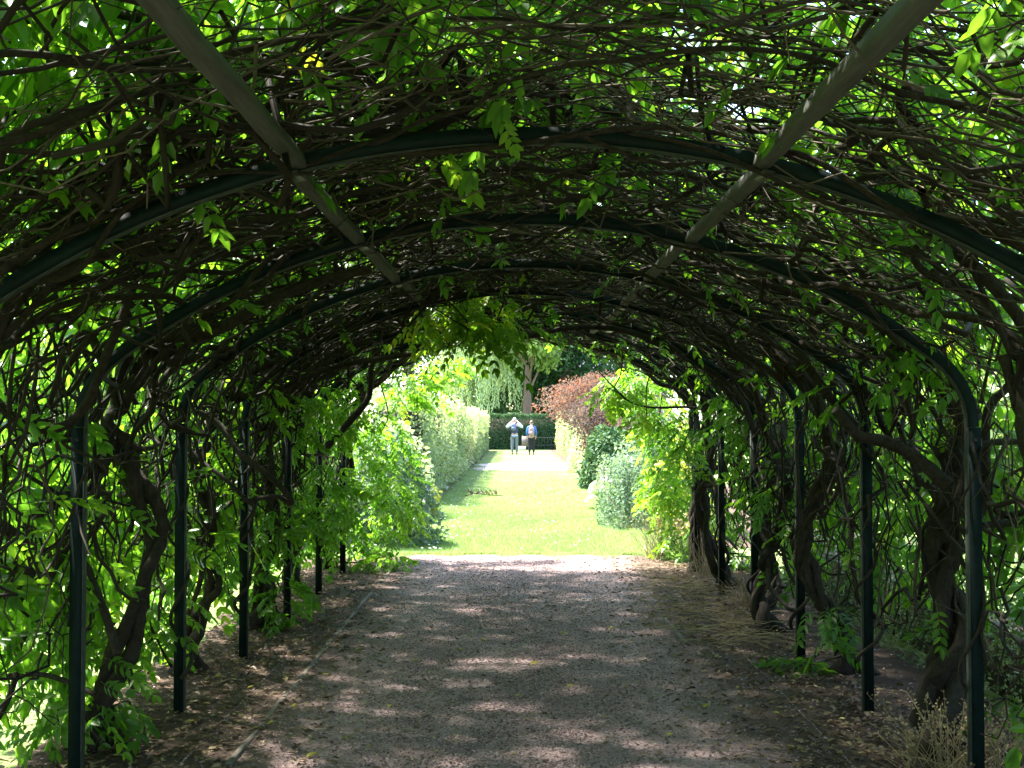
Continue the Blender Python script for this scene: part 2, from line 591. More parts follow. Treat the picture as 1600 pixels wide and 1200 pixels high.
def sweep_rect(mb, P, Nn, w, h, tint=.5):
    """rectangular bar: w across y, h along the outward normal (bottom on the path P)"""
    n = len(P)
    wv = np.array([0, w / 2, 0])
    ring = np.stack([P - wv, P + wv, P + wv + Nn * h, P - wv + Nn * h], 1)
    i = np.arange(n * 4).reshape(n, 4)
    f = np.stack([i[:-1], np.roll(i[:-1], -1, 1), np.roll(i[1:], -1, 1), i[1:]], -1).reshape(-1, 4)
    mb.add(ring.reshape(-1, 3), f, tint)
    mb.add(ring[0], [[0, 1, 2, 3]], tint)
    mb.add(ring[-1], [[3, 2, 1, 0]], tint)


for k, (y, ap) in enumerate(zip(ARCH_Y, ARCH_APEX)):
    px_, pz_, nb = profile(ap)
    hx, hz = px_[:nb], pz_[:nb]
    full = np.stack([np.concatenate([-hx[::-1], hx[1:]]) + X0, np.full(2 * nb - 1, y), np.concatenate([hz[::-1], hz[1:]])], -1)
    tt = nrm(np.gradient(full, axis=0))
    nn = np.stack([-tt[:, 2], 0 * tt[:, 0], tt[:, 0]], -1)
    mb = MB()
    sweep_rect(mb, full, nn, .030, .044)
    hoop = mb.build('hoop', M['paint'], perg)
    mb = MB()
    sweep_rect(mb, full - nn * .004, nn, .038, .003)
    mb.build('lit_edge', M['paint_lit'], hoop)  # thin added strip, its pale colour stands for light on the hoop's underside
    for s in (-1, 1):
        mb = MB()
        z1 = pz_[nb - 1] - .001
        xc = X0 + s * (HALF + .026)
        mb.box((xc, y, z1 / 2 - .03), (.050, .036, z1 + .06))
        po = mb.build('post', M['paint'], hoop)
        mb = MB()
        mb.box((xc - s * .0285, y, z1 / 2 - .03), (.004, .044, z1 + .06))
        mb.build('lit_edge', M['paint_lit'], hoop)  # thin added strip, paints the post's inner side as if lit
        for zz in (z1 - .05, z1 - .14):
            t = np.array([[xc, y - .028, zz], [xc, y - .017, zz]])
            mb = MB()
            mb.tube(t, .008, 6)
            mb.build('bolt', M['iron'], hoop)

for s in (-1, 1):
    for k in range(len(ARCH_Y)):                                # flat straps that hold the purlins to the hoops
        th = s * math.asin(.668 / ARC_R)
        zc = ARCH_APEX[k] - ARC_R + ARC_R * math.cos(th) - .012
        rot = [[math.cos(th), 0, math.sin(th)], [0, 1, 0], [-math.sin(th), 0, math.cos(th)]]
        mb = MB()
        mb.box((X0 + s * .668, ARCH_Y[k], zc), (.032, .15, .004), rot)
        mb.build('bracket', M['iron'], perg)
    for k in range(len(ARCH_Y) - 1):
        y0, y1 = ARCH_Y[k] + .023, ARCH_Y[k + 1] - .023
        aa = .668 + rng.uniform(-.015, .015)
        th = s * math.asin(aa / ARC_R)
        zc0 = ARCH_APEX[k] - ARC_R + ARC_R * math.cos(th) + .020
        zc1 = ARCH_APEX[k + 1] - ARC_R + ARC_R * math.cos(th) + .020
        ex = np.array([math.cos(th), 0, -math.sin(th)])
        ez = np.array([math.sin(th), 0, math.cos(th)])
        mb = MB()
        n = 9
        ys = np.linspace(y0, y1, n)
        cen = np.stack([np.full(n, X0 + s * aa) + rng.normal(0, .0015, n), ys, np.linspace(zc0, zc1, n) + rng.normal(0, .0015, n)], -1)
        bw, bh, bv = .046, .038, .004
        sec = [(-bw / 2 + bv, -bh / 2), (bw / 2 - bv, -bh / 2), (bw / 2, -bh / 2 + bv), (bw / 2, bh / 2), (-bw / 2, bh / 2), (-bw / 2, -bh / 2 + bv)]
        ring = np.stack([cen + ex * a + ez * b for a, b in sec], 1)
        i = np.arange(n * 6).reshape(n, 6)
        mb.add(ring.reshape(-1, 3), np.stack([i[:-1], np.roll(i[:-1], -1, 1), np.roll(i[1:], -1, 1), i[1:]], -1).reshape(-1, 4))
        for r_ in (ring[0], ring[-1]):
            mb.add(r_, [[0, 1, 2, 5], [5, 2, 3, 4]])
        mb.build('purlin', M['timber'], perg)
    for zz in (.75, 1.25, 1.62):
        mb = MB()
        P = np.stack([np.full(60, X0 + s * (HALF + .055)), np.linspace(ARCH_Y[0], ARCH_Y[-1], 60), zz + .01 * noise2(np.linspace(0, 9, 60), np.full(60, zz * 7))], -1)
        mb.tube(P, .0016, 4)
        mb.build('wire', M['iron'], perg)

# ------------------------------------------------------------------ wisteria vines
NA = len(ARCH_Y)
ORD = ['last', 'first', 'second', 'third', 'fourth', 'fifth', 'sixth', 'seventh', 'eighth', 'ninth', 'tenth']
vines = {}
look = {(-1, 4): 'S-bent dark trunk', (-1, 5): 'leaning knotted trunk', (-1, 6): 'leaf-covered trunk', (1, 4): 'thick twisted double trunk',
        (1, 5): 'coiled stems leaning over path', (1, 6): 'low looping crossed stems', (1, 9): 'dark leafy column', (-1, 9): 'bright hanging leaves'}
for s in (-1, 1):
    for k in range(NA):
        side = 'open-lawn side' if s < 0 else 'box-hedge side'
        nth = NA - k
        lab = 'wisteria vine with %s, %s arch from lawn end, %s' % (look.get((s, k), 'tangled stems'), ORD[nth], side)
        vines[(s, k)] = dict(o=thing('wisteria_vine', (X0 + s * (HALF + .22), ARCH_Y[k] + .45, 0), lab, 'wisteria', 'wisteria vines trained over the pergola'), tw=MB(), fo=MB())


def vine_of(a, y):
    k = int(np.clip(round((y - .45 - ARCH_Y[0]) / 1.6), 0, NA - 1))
    return vines[(-1 if a < 0 else 1, k)]


def branch_obj(v, P, r, k=8, rough=.05, name='branch'):
    mb = MB()
    mb.tube(P, r, k, rough=rough)
    return mb.build(name, M['bark'], v['o'], True)


# trunks seen in the photograph: (px, py) at depth Y
custom = {
    (-1, 4): (6.1, [(158, 1172), (163, 1100), (185, 1030), (212, 978), (234, 900), (240, 840), (227, 765), (200, 713), (174, 667), (187, 630), (213, 567), (245, 525)], .062, .042, 2),
    (-1, 5): (8.0, [(296, 1052), (302, 985), (322, 940), (331, 905), (316, 868), (325, 800), (308, 730), (335, 660), (345, 600)], .055, .04, 2),
    (-1, 6): (9.7, [(402, 985), (410, 900), (428, 800), (416, 700), (445, 620)], .06, .04, 3),
    (1, 4): (6.0, [(1478, 1182), (1462, 1110), (1478, 1040), (1484, 980), (1482, 900), (1478, 820), (1490, 740), (1502, 660), (1478, 600), (1440, 545)], .088, .055, 3),
    (1, 5): (8.0, [(1335, 1052), (1312, 990), (1285, 940), (1262, 890), (1252, 850), (1270, 790), (1297, 730), (1300, 680), (1272, 620), (1226, 560), (1180, 512)], .06, .042, 3),
    (1, 6): (9.6, [(1206, 988), (1186, 940), (1204, 895), (1190, 868), (1218, 838), (1226, 760), (1214, 700), (1188, 640)], .055, .038, 3),
    (1, 9): (13.4, [(1096, 892), (1088, 800), (1094, 720), (1084, 640)], .08, .05, 4),
}
tops = {}
for (s, k), v in vines.items():
    if (s, k) in custom:
        Y, pts, r0, r1, ns = custom[(s, k)]
        ax = np.array([W(px, py, Y) for px, py in pts])
        ax[0, 2] = -.05
        ax[1:, 1] += rng.normal(0, .05, len(ax) - 1)
    else:
        bx, by = X0 + s * (HALF + rng.uniform(.12, .3)), ARCH_Y[k] + rng.uniform(.3, .75)
        n = 7
        zs = np.linspace(-.05, 1.8, n)
        ax = np.stack([bx + np.cumsum(rng.normal(0, .06, n)), by + np.cumsum(rng.normal(0, .07, n)), zs], -1)
        ax[-1, 0] = X0 + s * (HALF - .08)
        r0, r1, ns = rng.uniform(.05, .07), .038, int(rng.integers(2, 4))
    C = catmull(ax, 7)
    n = len(C)
    u = np.linspace(0, 1, n)
    rad = r0 + (r1 - r0) * u
    rad = rad * (1 + 1.1 * np.exp(-u * 14)) * (1 + .16 * np.sin(u * 31 + k) * np.sin(u * 13 + 2 * k))
    turns = rng.uniform(2.2, 3.4)
    tang = nrm(np.gradient(C, axis=0))
    e1 = nrm(np.cross(tang, np.array([0, 1.0, 0.15])))
    e2 = np.cross(tang, e1)
    mbt = MB()
    for q in range(ns):
        ph = q / ns * 6.283 + 6.283 * turns * u + .5 * np.sin(u * 9 + q)
        hr = rad * (.64 if ns > 1 else 0) * (1 + .25 * np.sin(u * 14 + q * 2))
        P = C + e1 * (np.cos(ph) * hr)[:, None] + e2 * (np.sin(ph) * hr)[:, None]
        mbt.tube(P, rad * (.60 - .06 * q) * (1 + .12 * np.sin(u * 23 + q * 3)), 9, rough=.10)
    mbt.build('trunk', M['bark'], v['o'], True)
    tops[(s, k)] = C[-1]
    v['C'] = C
    v['near'] = 2 <= k


def strand(a, y, off, head, n, ds, wander, rngl=rng, o_pull=.05, o_sig=.03):
    A, Yv, O = [a], [y], [off]
    for i in range(n - 1):
        head += rngl.normal(0, wander)
        a += math.cos(head) * ds
        y += math.sin(head) * ds
        off += rngl.normal(0, o_sig) + (o_pull - off) * .2
        A.append(a), Yv.append(y), O.append(off)
    return np.array(A), np.array(Yv), np.array(O)


# thick limbs over the roof and along the sides
for (s, k), v in vines.items():
    top = tops[(s, k)]
    det = 1 if k >= 2 else .5
    for q in range(int(5 * det)):
        a0 = s * rng.uniform(1.75, 2.15)
        n = int(rng.integers(12, 22))
        A, Yv, O = strand(a0, top[1] + rng.normal(0, .1), .03, (math.pi if s > 0 else 0) + rng.normal(0, .8), n, .17, .34, o_pull=rng.uniform(.03, .16))
        ok = (np.abs(A) < 2.6) & (Yv < 14.0)
        A, Yv, O = A[ok], Yv[ok], O[ok]
        if len(A) < 4:
            continue
        P, _ = vault(A, Yv, O)
        P = np.vstack([top[None], P[1:]])
        P[1:, 2] -= .02 * rng.random(len(P) - 1)
        C = catmull(P, 3)
        u = np.linspace(0, 1, len(C))
        r = rng.uniform(.011, .025) * (1 - .65 * u) + .003
        r = r * np.clip(C[:, 1] / 6.5, .4, 1)
        branch_obj(v, C, r, 7)
    # looping side limbs between and behind the posts
    for q in range(int(5 * det)):
        z0 = rng.uniform(.7, 1.7)
        h = rng.choice([0.0, math.pi]) + rng.normal(0, .5)
        st = v['C'][int(np.clip(z0 / 1.8, .2, .95) * (len(v['C']) - 1))]
        pts, p = [st], st.copy()
        for i in range(int(rng.integers(6, 11))):
            h += rng.normal(0, .38)
            p = p + np.array([s * rng.uniform(-.03, .09), math.cos(h) * .17, math.sin(h) * .17])
            p[0] = s * np.clip(s * p[0], HALF + .02, HALF + .75)
            p[2] = max(p[2], .25)
            pts.append(p.copy())
        C = catmull(pts, 4)
        if C[:, 1].max() > 14.0:
            continue
        r = rng.uniform(.014, .03) * (1 - .6 * np.linspace(0, 1, len(C))) + .002
        branch_obj(v, C, r, 7)

# stems twining up the posts and along the hoops
for (s, k), v in vines.items():
    if k < 2:
        continue
    if rng.random() < .7:
        n = 60
        u = np.linspace(0, 1, n)
        z1 = rng.uniform(1.2, 1.7)
        z0 = rng.uniform(0, .5)
        ph = rng.uniform(0, 6.28) + u * rng.uniform(9, 20)
        rr = .043 + .02 * rng.random() + .015 * np.sin(u * 11)
        P = np.stack([X0 + s * (HALF + .026) + np.cos(ph) * rr, ARCH_Y[k] + np.sin(ph) * rr, z0 + (z1 - z0) * u], -1)
        branch_obj(v, P, np.linspace(.011, .006, n) * rng.uniform(.6, 1.2), 6)
    for q in range(2):
        n = 70
        a1 = s * rng.uniform(1.2, 2.0)
        a2 = -s * rng.uniform(-.4, 1.2)
        A = np.linspace(a1, a2, n)
        ph = rng.uniform(0, 6.28) + np.linspace(0, rng.uniform(8, 22), n)
        rr = .04 + .022 * np.sin(np.linspace(0, 9, n) + q)
        P, Nn = vault(A, ARCH_Y[k] + np.sin(ph) * rr, .022 + np.cos(ph) * rr)
        P[:, 2] += ARCH_APEX[k] - 2.42
        branch_obj(v, P, np.linspace(.012, .005, n) * rng.uniform(.6, 1.2), 6)

# limbs that can be picked out in the photograph: vine, depth, points, radii
limbs = [
    ((-1, 4), 5.0, [(-30, 590), (30, 660), (85, 668), (130, 632), (168, 565), (200, 490), (215, 420)], .020, .018),
    ((-1, 4), 5.1, [(-20, 800), (28, 842), (42, 880), (25, 920), (-25, 935)], .026, .022),
    ((-1, 4), 5.9, [(245, 525), (300, 522), (352, 505), (420, 470), (500, 442), (580, 420)], .036, .022),
    ((-1, 4), 5.6, [(188, 1020), (160, 960), (135, 900), (128, 860), (170, 800)], .020, .012),
    ((-1, 4), 5.7, [(-20, 1058), (50, 1056), (95, 1068), (150, 1085)], .012, .012),
    ((-1, 3), 4.4, [(0, 360), (70, 320), (150, 290), (230, 245), (300, 190), (350, 150), (420, 130)], .022, .014),
    ((-1, 3), 4.6, [(30, 180), (110, 200), (180, 240), (160, 300), (200, 270), (250, 200), (245, 80)], .014, .010),
    ((-1, 3), 3.4, [(-20, 90), (40, 45), (110, 20), (230, 22), (300, 30)], .020, .014),
    ((-1, 3), 4.2, [(-20, 440), (60, 370), (140, 320), (230, 330), (330, 300), (420, 260)], .024, .018),
    ((-1, 5), 7.6, [(305, 640), (345, 668), (382, 712), (420, 740), (446, 770), (452, 788), (430, 776), (390, 782)], .022, .014),
    ((-1, 5), 7.4, [(280, 690), (310, 720), (350, 745), (385, 778), (396, 795), (370, 830)], .016, .008),
    ((-1, 6), 9.0, [(415, 520), (430, 560), (428, 600), (405, 595), (420, 540), (470, 500)], .013, .010),
    ((-1, 8), 11.2, [(510, 700), (545, 660), (575, 620), (580, 570), (600, 540), (650, 525)], .034, .022),
    ((-1, 7), 9.4, [(430, 610), (520, 575), (600, 560), (680, 545), (760, 520)], .024, .016),
    ((1, 7), 9.2, [(700, 490), (780, 500), (850, 470), (940, 450), (1040, 435), (1120, 430)], .016, .022),
    ((1, 9), 12.6, [(935, 580), (960, 605), (985, 628), (1020, 637), (1070, 636), (1100, 640)], .006, .015),
    ((1, 7), 10.0, [(810, 530), (900, 512), (990, 520), (1080, 560), (1150, 610), (1180, 680)], .020, .028),
    ((1, 5), 7.8, [(1180, 512), (1120, 465), (1050, 440), (960, 420), (870, 412), (780, 405)], .036, .018),
    ((1, 5), 7.0, [(1420, 690), (1380, 690), (1330, 660), (1270, 590), (1230, 520), (1190, 440), (1150, 400)], .032, .020),
    ((1, 4), 5.6, [(1478, 760), (1440, 720), (1390, 690), (1340, 680), (1300, 640)], .034, .022),
    ((1, 4), 5.4, [(1500, 830), (1540, 790), (1548, 720), (1545, 640), (1570, 600), (1600, 540), (1620, 480)], .022, .016),
    ((1, 4), 5.4, [(1490, 780), (1530, 700), (1600, 690)], .020, .014),
    ((1, 4), 5.5, [(1450, 545), (1490, 590), (1520, 700), (1560, 800), (1620, 790)], .020, .014),
    ((1, 4), 5.3, [(1425, 960), (1432, 900), (1445, 840), (1432, 790)], .008, .006),
    ((1, 4), 5.6, [(1530, 820), (1600, 815), (1640, 805)], .016, .014),
    ((1, 3), 4.4, [(1380, 130), (1300, 170), (1350, 250), (1420, 330), (1500, 400), (1560, 470), (1610, 530)], .020, .024),
    ((1, 3), 4.2, [(960, 140), (1080, 150), (1190, 155), (1290, 160), (1400, 210), (1500, 290), (1620, 370)], .016, .020),
    ((1, 3), 4.0, [(820, 60), (960, 50), (1100, 20), (1250, 40), (1370, 50), (1480, 110), (1620, 200)], .012, .020),
    ((1, 6), 9.2, [(1250, 880), (1236, 830), (1290, 790), (1345, 770), (1360, 800)], .020, .012),
    ((1, 6), 9.0, [(1340, 860), (1395, 850), (1428, 800), (1420, 770), (1380, 765)], .012, .008),
    ((1, 5), 7.2, [(1255, 820), (1248, 700), (1260, 640), (1250, 600)], .010, .008),
]
for (key, Y, pts, ra, rb) in limbs:
    P = np.array([W(px, py, Y) for px, py in pts])
    P[:, 1] += .06 * np.sin(np.arange(len(P)) * 1.3 + Y)
    C = catmull(P, 5)
    branch_obj(vines[key], C, np.linspace(ra, rb, len(C)), 8)

# twigs and whips woven over the whole vault
def add_twigs(n, a_lo, a_hi, y_lo, y_hi, steps, ds, r0, r1, wander, dirbias, o_lo, o_hi, tl, th_, wig=.055, clump=0):
    A0 = rng.uniform(a_lo, a_hi, n)
    Y0 = rng.uniform(y_lo, y_hi, n)
    if clump:                                                   # denser knots of growth with open leaf between
        kp = rng.random(n) < np.clip(.5 + clump * noise2(A0 * 1.1 + 4, Y0 * 1.1, 1.0), .12, 1)
        A0, Y0 = A0[kp], Y0[kp]
        n = len(A0)
    O = rng.uniform(o_lo, o_hi, n)
    H = np.where(rng.random(n) < .5, 0, math.pi) + rng.normal(0, dirbias, n)
    A, Yv, Of = [A0], [Y0], [O]
    curv = rng.normal(0, wander * .6, n)
    for i in range(steps - 1):
        H = H + rng.normal(0, wander, n) + curv
        A0 = np.clip(A0 + np.cos(H) * ds, -3.3, 3.3)
        Y0 = np.minimum(Y0 + np.sin(H) * ds, 14.1)
        O = O + rng.normal(0, .022, n) + ((o_lo + o_hi) / 2 - O) * .06
        A.append(A0), Yv.append(Y0), Of.append(O)
    A, Yv, Of = np.stack(A, 1), np.stack(Yv, 1), np.stack(Of, 1)
    P, Nn = vault(A, Yv, Of)
    tt = np.arange(steps)[None, :, None]
    for w_ in range(2):                                         # crooked growth in all three directions
        P = P + rv(n)[:, None, :] * rng.uniform(.01, wig, (n, 1, 1)) * np.sin(tt * rng.uniform(.5, 1.5, (n, 1, 1)) + rng.uniform(0, 6.28, (n, 1, 1)))
    rr = rng.uniform(r0, r1, n)[:, None] * np.linspace(1, .45, steps)[None]
    t = rng.uniform(tl, th_, n)
    am, ym = A.mean(1), Yv.mean(1)
    kk = np.clip(np.round((ym - .45 - ARCH_Y[0]) / 1.6), 0, NA - 1).astype(int)
    for s in (-1, 1):
        for k in range(NA):
            m = (kk == k) & ((am < 0) if s < 0 else (am >= 0))
            if m.any():
                vines[(s, k)]['tw'].tubes(P[m], rr[m], Nn[m], 4 if r1 < .008 else 5, t[m])


add_twigs(560, -2.3, 2.3, 1.6, 13.8, 16, .11, .004, .010, .40, 1.2, .0, .2, .05, .4, .07, .6)
add_twigs(230, -2.5, -.2, 3.0, 11.0, 18, .085, .006, .017, .5, 3.0, -.02, .22, .0, .3, .14)
add_twigs(150, .2, 2.5, 3.0, 11.0, 18, .085, .006, .017, .5, 3.0, -.02, .22, .0, .3, .14)
add_twigs(1200, -2.2, 2.2, 1.2, 13.8, 13, .10, .002, .005, .40, 1.4, -.03, .25, .1, .75, .08, .6)
add_twigs(1150, -.7, 1.8, 1.2, 9.0, 13, .11, .002, .005, .3, .8, -.03, .2, .25, .95, .08)
add_twigs(330, -3.0, -1.9, 2.0, 13.8, 12, .10, .003, .009, .42, 2.5, .0, .4, .1, .6)
add_twigs(330, 1.9, 3.0, 2.0, 13.8, 12, .10, .003, .009, .42, 2.5, .0, .4, .1, .6)


# ------------------------------------------------------------------ wisteria leaves
# a few leaf meshes shared by the single leaves
leaf_mesh = []
for q in range(8):
    mb = MB()
    mb.pinnate(np.zeros((1, 3)), np.array([[0, 1.0, 0]]), np.array([[0, 0, 1.0]]), np.array([.26]), np.array([.25 + .07 * q]), 5 + q % 2)
    leaf_mesh.append(mb.mesh('leaf', M['wisteria']))


def leaf_object(v, P, D, N, sc, me):
    D = Vector(D).normalized()
    N = Vector(N)
    N = (N - D * N.dot(D)).normalized()
    S = D.cross(N)
    m = Matrix((S, D, N)).transposed().to_4x4()
    o = bpy.data.objects.new('leaf', me)
    COL.objects.link(o)
    o.parent = v['o']
    o.matrix_parent_inverse = Matrix.Translation(-Vector(v['o'].location))
    o.matrix_basis = Matrix.Translation(Vector(P)) @ m @ Matrix.Scale(sc, 4)
    return o



def scatter_leaves(a, y, off, L, tint, pairs, single=False):
    n = len(a)
    P, Nn = vault(a, y, off)
    tang = np.stack([Nn[:, 2] * 1.0, 0 * a, -Nn[:, 0]], -1) * rng.choice([-1, 1], n)[:, None]
    ya = np.zeros((n, 3))
    ya[:, 1] = 1
    ph = rng.uniform(0, 6.283, n)
    D = tang * np.cos(ph)[:, None] + ya * np.sin(ph)[:, None] + np.array([0, 0, -1.0]) * rng.uniform(.1, .7, n)[:, None] + Nn * rng.uniform(-.2, .4, n)[:, None]
    N2 = Nn + np.array([-.25, .05, .55]) + rng.normal(0, .42, (n, 3))
    sd_ = np.clip((np.abs(a) - 1.3) / .8, 0, 1)                 # on the side walls the leaves face every way
    N2[:, 1] += sd_ * rng.choice([-1, 1], n) * rng.uniform(.3, 1.6, n)
    D = D + (sd_ * rng.normal(0, .8, n))[:, None] * np.array([1.0, 0, 0])
    kk = np.clip(np.round((y - .45 - ARCH_Y[0]) / 1.6), 0, NA - 1).astype(int)
    sd = (a + rng.normal(0, .2, n)) < 0
    if single:                                                  # each leaf an object of its own
        for i in np.where((y > 2.2) & (y < 8.5))[0]:
            leaf_object(vines[(-1 if sd[i] else 1, int(kk[i]))], P[i], D[i], N2[i], L[i] / .26, leaf_mesh[int(np.clip((tint[i] - .25) / .07, 0, 7))])
        far = ~((y > 2.2) & (y < 8.5))
        a, P, D, N2, L, tint, kk, sd = a[far], P[far], D[far], N2[far], L[far], tint[far], kk[far], sd[far]
    for s in (-1, 1):
        for k in range(NA):
            m = (kk == k) & (sd if s < 0 else ~sd)
            if m.any():
                vines[(s, k)]['fo'].pinnate(P[m], D[m], N2[m], L[m], tint[m], pairs)


# openings in the canopy: arc coordinate, y, radii
HOLES = [(-.8, 9.1, .75, .4), (-.55, 6.9, .65, .22), (-1.6, 6.6, .25, .2), (-1.3, 11.4, .3, .3), (.4, 7.1, .3, .2), (-.2, 13.4, .6, .5)]


def shell(n, y_lo, y_hi, o_lo, o_hi, thr, l_lo, l_hi, pairs, a_lim=3.35, grid=False, single=False, a_max=9.0):
    a = rng.uniform(-a_lim, a_lim, n)
    y = rng.uniform(y_lo, y_hi, n)
    if grid:                                                    # evenly spread, so that few gaps stay open
        st = math.sqrt(2 * a_lim * (y_hi - y_lo) / n)
        ga, gy = np.meshgrid(np.arange(-a_lim, a_lim, st), np.arange(y_lo, y_hi, st))
        a, y = ga.ravel() + rng.normal(0, st * .25, ga.size), gy.ravel() + rng.normal(0, st * .25, ga.size)
        n = len(a)
    off = o_lo + (o_hi - o_lo) * rng.random(n) ** .8
    dens = .5 + .5 * noise2(a * 1.7, y * 1.7, 1.0)
    zz = np.interp(np.abs(a), PA, PZ)
    low = np.where(a > 1.9, np.clip((zz - .5) / .8, .0, 1), np.clip((zz - .12) / .7, .0, 1))                       # thinner towards the ground
    right = np.where(a > 1.9, .6, 1.0)
    for (ha, hy, ra, ry) in HOLES:
        right = np.where(((a - ha) / ra) ** 2 + ((y - hy) / ry) ** 2 < 1, right * .4, right)
    right = np.where(a > a_max, 0, right)
    keep = rng.random(n) < np.clip((dens + thr), .08, 1) * low * right
    a, y, off = a[keep], y[keep], off[keep]
    n = len(a)
    scatter_leaves(a, y, off, rng.uniform(l_lo, l_hi, n), np.clip(rng.normal(.42, .17, n), 0, .95), pairs, single)


shell(5200, 1.9, 14.1, .38, .62, 1.0, .31, .38, 5, grid=True)
shell(8800, 1.9, 14.1, .24, .80, .30, .25, .34, 5)
shell(4400, 1.9, 14.1, .62, .95, 1.0, .36, .44, 4, 1.9, grid=True, a_max=.25)  # extra outer leaf layer, added to keep direct sun flecks off the path
shell(1700, 1.9, 14.1, .06, .27, -.15, .2, .28, 5, single=True)
shell(3000, -1.5, 1.9, .1, .7, .4, .26, .36, 4)

# clumps hanging inside: (px, py, Y, rx, ry, rz, count, tint)
clumps = [
    (700, 500, 8.9, .32, .45, .18, 52, .75), (775, 510, 8.7, .24, .35, .18, 40, .6), (740, 455, 8.9, .34, .4, .14, 36, .8),
    (760, 110, 4.0, .22, .25, .06, 8, .3), (640, 60, 4.0, .3, .3, .06, 8, .35),
    (640, 600, 14.5, .40, .5, .22, 75, .6), (700, 570, 14.7, .3, .4, .15, 45, .65), (590, 690, 14.2, .38, .6, .35, 110, .5), (610, 780, 14.2, .32, .5, .35, 100, .52), (570, 840, 13.8, .35, .5, .22, 60, .45),
    (985, 590, 14.6, .33, .4, .16, 60, .6), (1030, 660, 14.7, .28, .5, .35, 90, .62), (1045, 760, 14.5, .22, .45, .35, 80, .6), (1000, 620, 14.7, .25, .4, .2, 40, .62),
    (470, 640, 10.6, .22, .6, .28, 60, .38), (430, 800, 9.9, .22, .5, .3, 60, .32), (520, 780, 11.6, .22, .6, .4, 90, .4), (540, 640, 11.8, .2, .5, .25, 45, .55),
    (390, 600, 9.2, .25, .5, .18, 30, .6), (340, 570, 8.0, .18, .4, .12, 14, .5),
    (70, 620, 5.4, .14, .25, .1, 8, .3), (90, 880, 6.0, .28, .35, .28, 30, .35), (60, 990, 6.3, .3, .4, .25, 26, .4), (230, 960, 7.0, .2, .3, .22, 22, .38), (160, 1060, 6.1, .16, .2, .12, 9, .4),
    (90, 1110, 5.8, .25, .25, .08, 16, .35), (200, 1095, 6.3, .16, .2, .07, 8, .4),
    (1150, 640, 11.0, .25, .6, .25, 60, .4), (1210, 780, 9.6, .2, .5, .28, 34, .4), (1440, 530, 5.8, .14, .25, .1, 9, .35), (1350, 590, 6.8, .2, .3, .12, 16, .42), (1560, 480, 5.2, .2, .3, .2, 14, .4),
    (1390, 830, 8.3, .2, .4, .3, 24, .45), (1570, 760, 6.0, .15, .3, .3, 16, .55), (1570, 1090, 5.9, .12, .12, .14, 9, .62),
    (960, 610, 12.7, .2, .3, .08, 22, .6), (1010, 650, 12.7, .2, .3, .08, 18, .6),
    (1065, 840, 14.3, .2, .4, .22, 40, .5), (1120, 800, 14.0, .25, .3, .35, 60, .45), (1150, 870, 13.6, .25, .3, .2, 40, .45), (1020, 740, 14.7, .15, .3, .3, 36, .6),
    (1240, 1050, 8.0, .2, .25, .10, 24, .3), (1290, 960, 7.8, .12, .2, .12, 12, .4), (430, 930, 9.7, .2, .3, .2, 34, .35), (600, 870, 13.4, .28, .4, .12, 30, .5),
    (1070, 690, 12.4, .15, .5, .4, 45, .4), (1100, 560, 11.5, .25, .5, .12, 26, .5),
]
for (px, py, Y, rx, ry, rz, n, tn) in clumps:
    c = W(px, py, Y)
    q = rv(n) * rng.random((n, 1)) ** .4
    P = c + q * np.array([rx, ry, rz])
    P[:, 2] = np.maximum(P[:, 2], .08)
    D = np.stack([rng.normal(0, 1, n), rng.normal(-.2, 1, n), rng.uniform(-.9, .1, n)], -1)
    N = np.array([-.25, .0, .9]) + rng.normal(0, .4, (n, 3))
    L = rng.uniform(.2, .3, n)
    v = vine_of(c[0] if abs(c[0]) > .15 else (-1 if px < 806 else 1), min(Y, 13.9))
    ti = np.clip(rng.normal(tn, .12, n), 0, .95)
    single = (rng.random(n) < .35) if Y < 12 else (rng.random(n) < .12)
    for i in np.where(single)[0]:
        leaf_object(v, P[i], D[i], N[i], L[i] / .26, leaf_mesh[int(np.clip((ti[i] - .25) / .07, 0, 7))])
    m = ~single
    v['fo'].pinnate(P[m], D[m], N[m], L[m], ti[m], 5)
    # stalk that carries the clump
    st, _ = vault(np.array([np.sign(c[0] + 1e-6) * min(2.4, abs(c[0]) * 1.05)]), np.array([Y]), np.array([.05]))
    base = st[0] if c[2] > 1.2 else np.array([np.sign(c[0]) * (HALF + .1), Y + .1, max(.1, c[2] - .3)])
    C = catmull([base, (base + c) / 2 + rng.normal(0, .06, 3), c, c + np.array([rng.normal(0, .1), rng.normal(0, .15), -rz * .5])], 5)
    v['tw'].tube(C, np.linspace(.009, .003, len(C)), 5, .4)

# two pale young leaves and singles hanging near the first hoop
for (px, py, Y, me) in [(768, 145, 3.45, 7), (690, 110, 3.9, 1), (840, 90, 4.0, 0), (560, 30, 3.8, 2)]:
    leaf_object(vines[(-1 if px < 806 else 1, 3)], W(px, py, Y), (rng.normal(0, .3), rng.normal(0, .2), -1), (rng.normal(0, .2), -1, .2), rng.uniform(.5, .7), leaf_mesh[me])

for (s, k), v in vines.items():
    if v['tw'].V:
        v['tw'].build('twigs', M['twig'], v['o'], True, 'stuff')
    if v['fo'].V:
        v['fo'].build('foliage', M['wisteria'], v['o'], False, 'stuff')

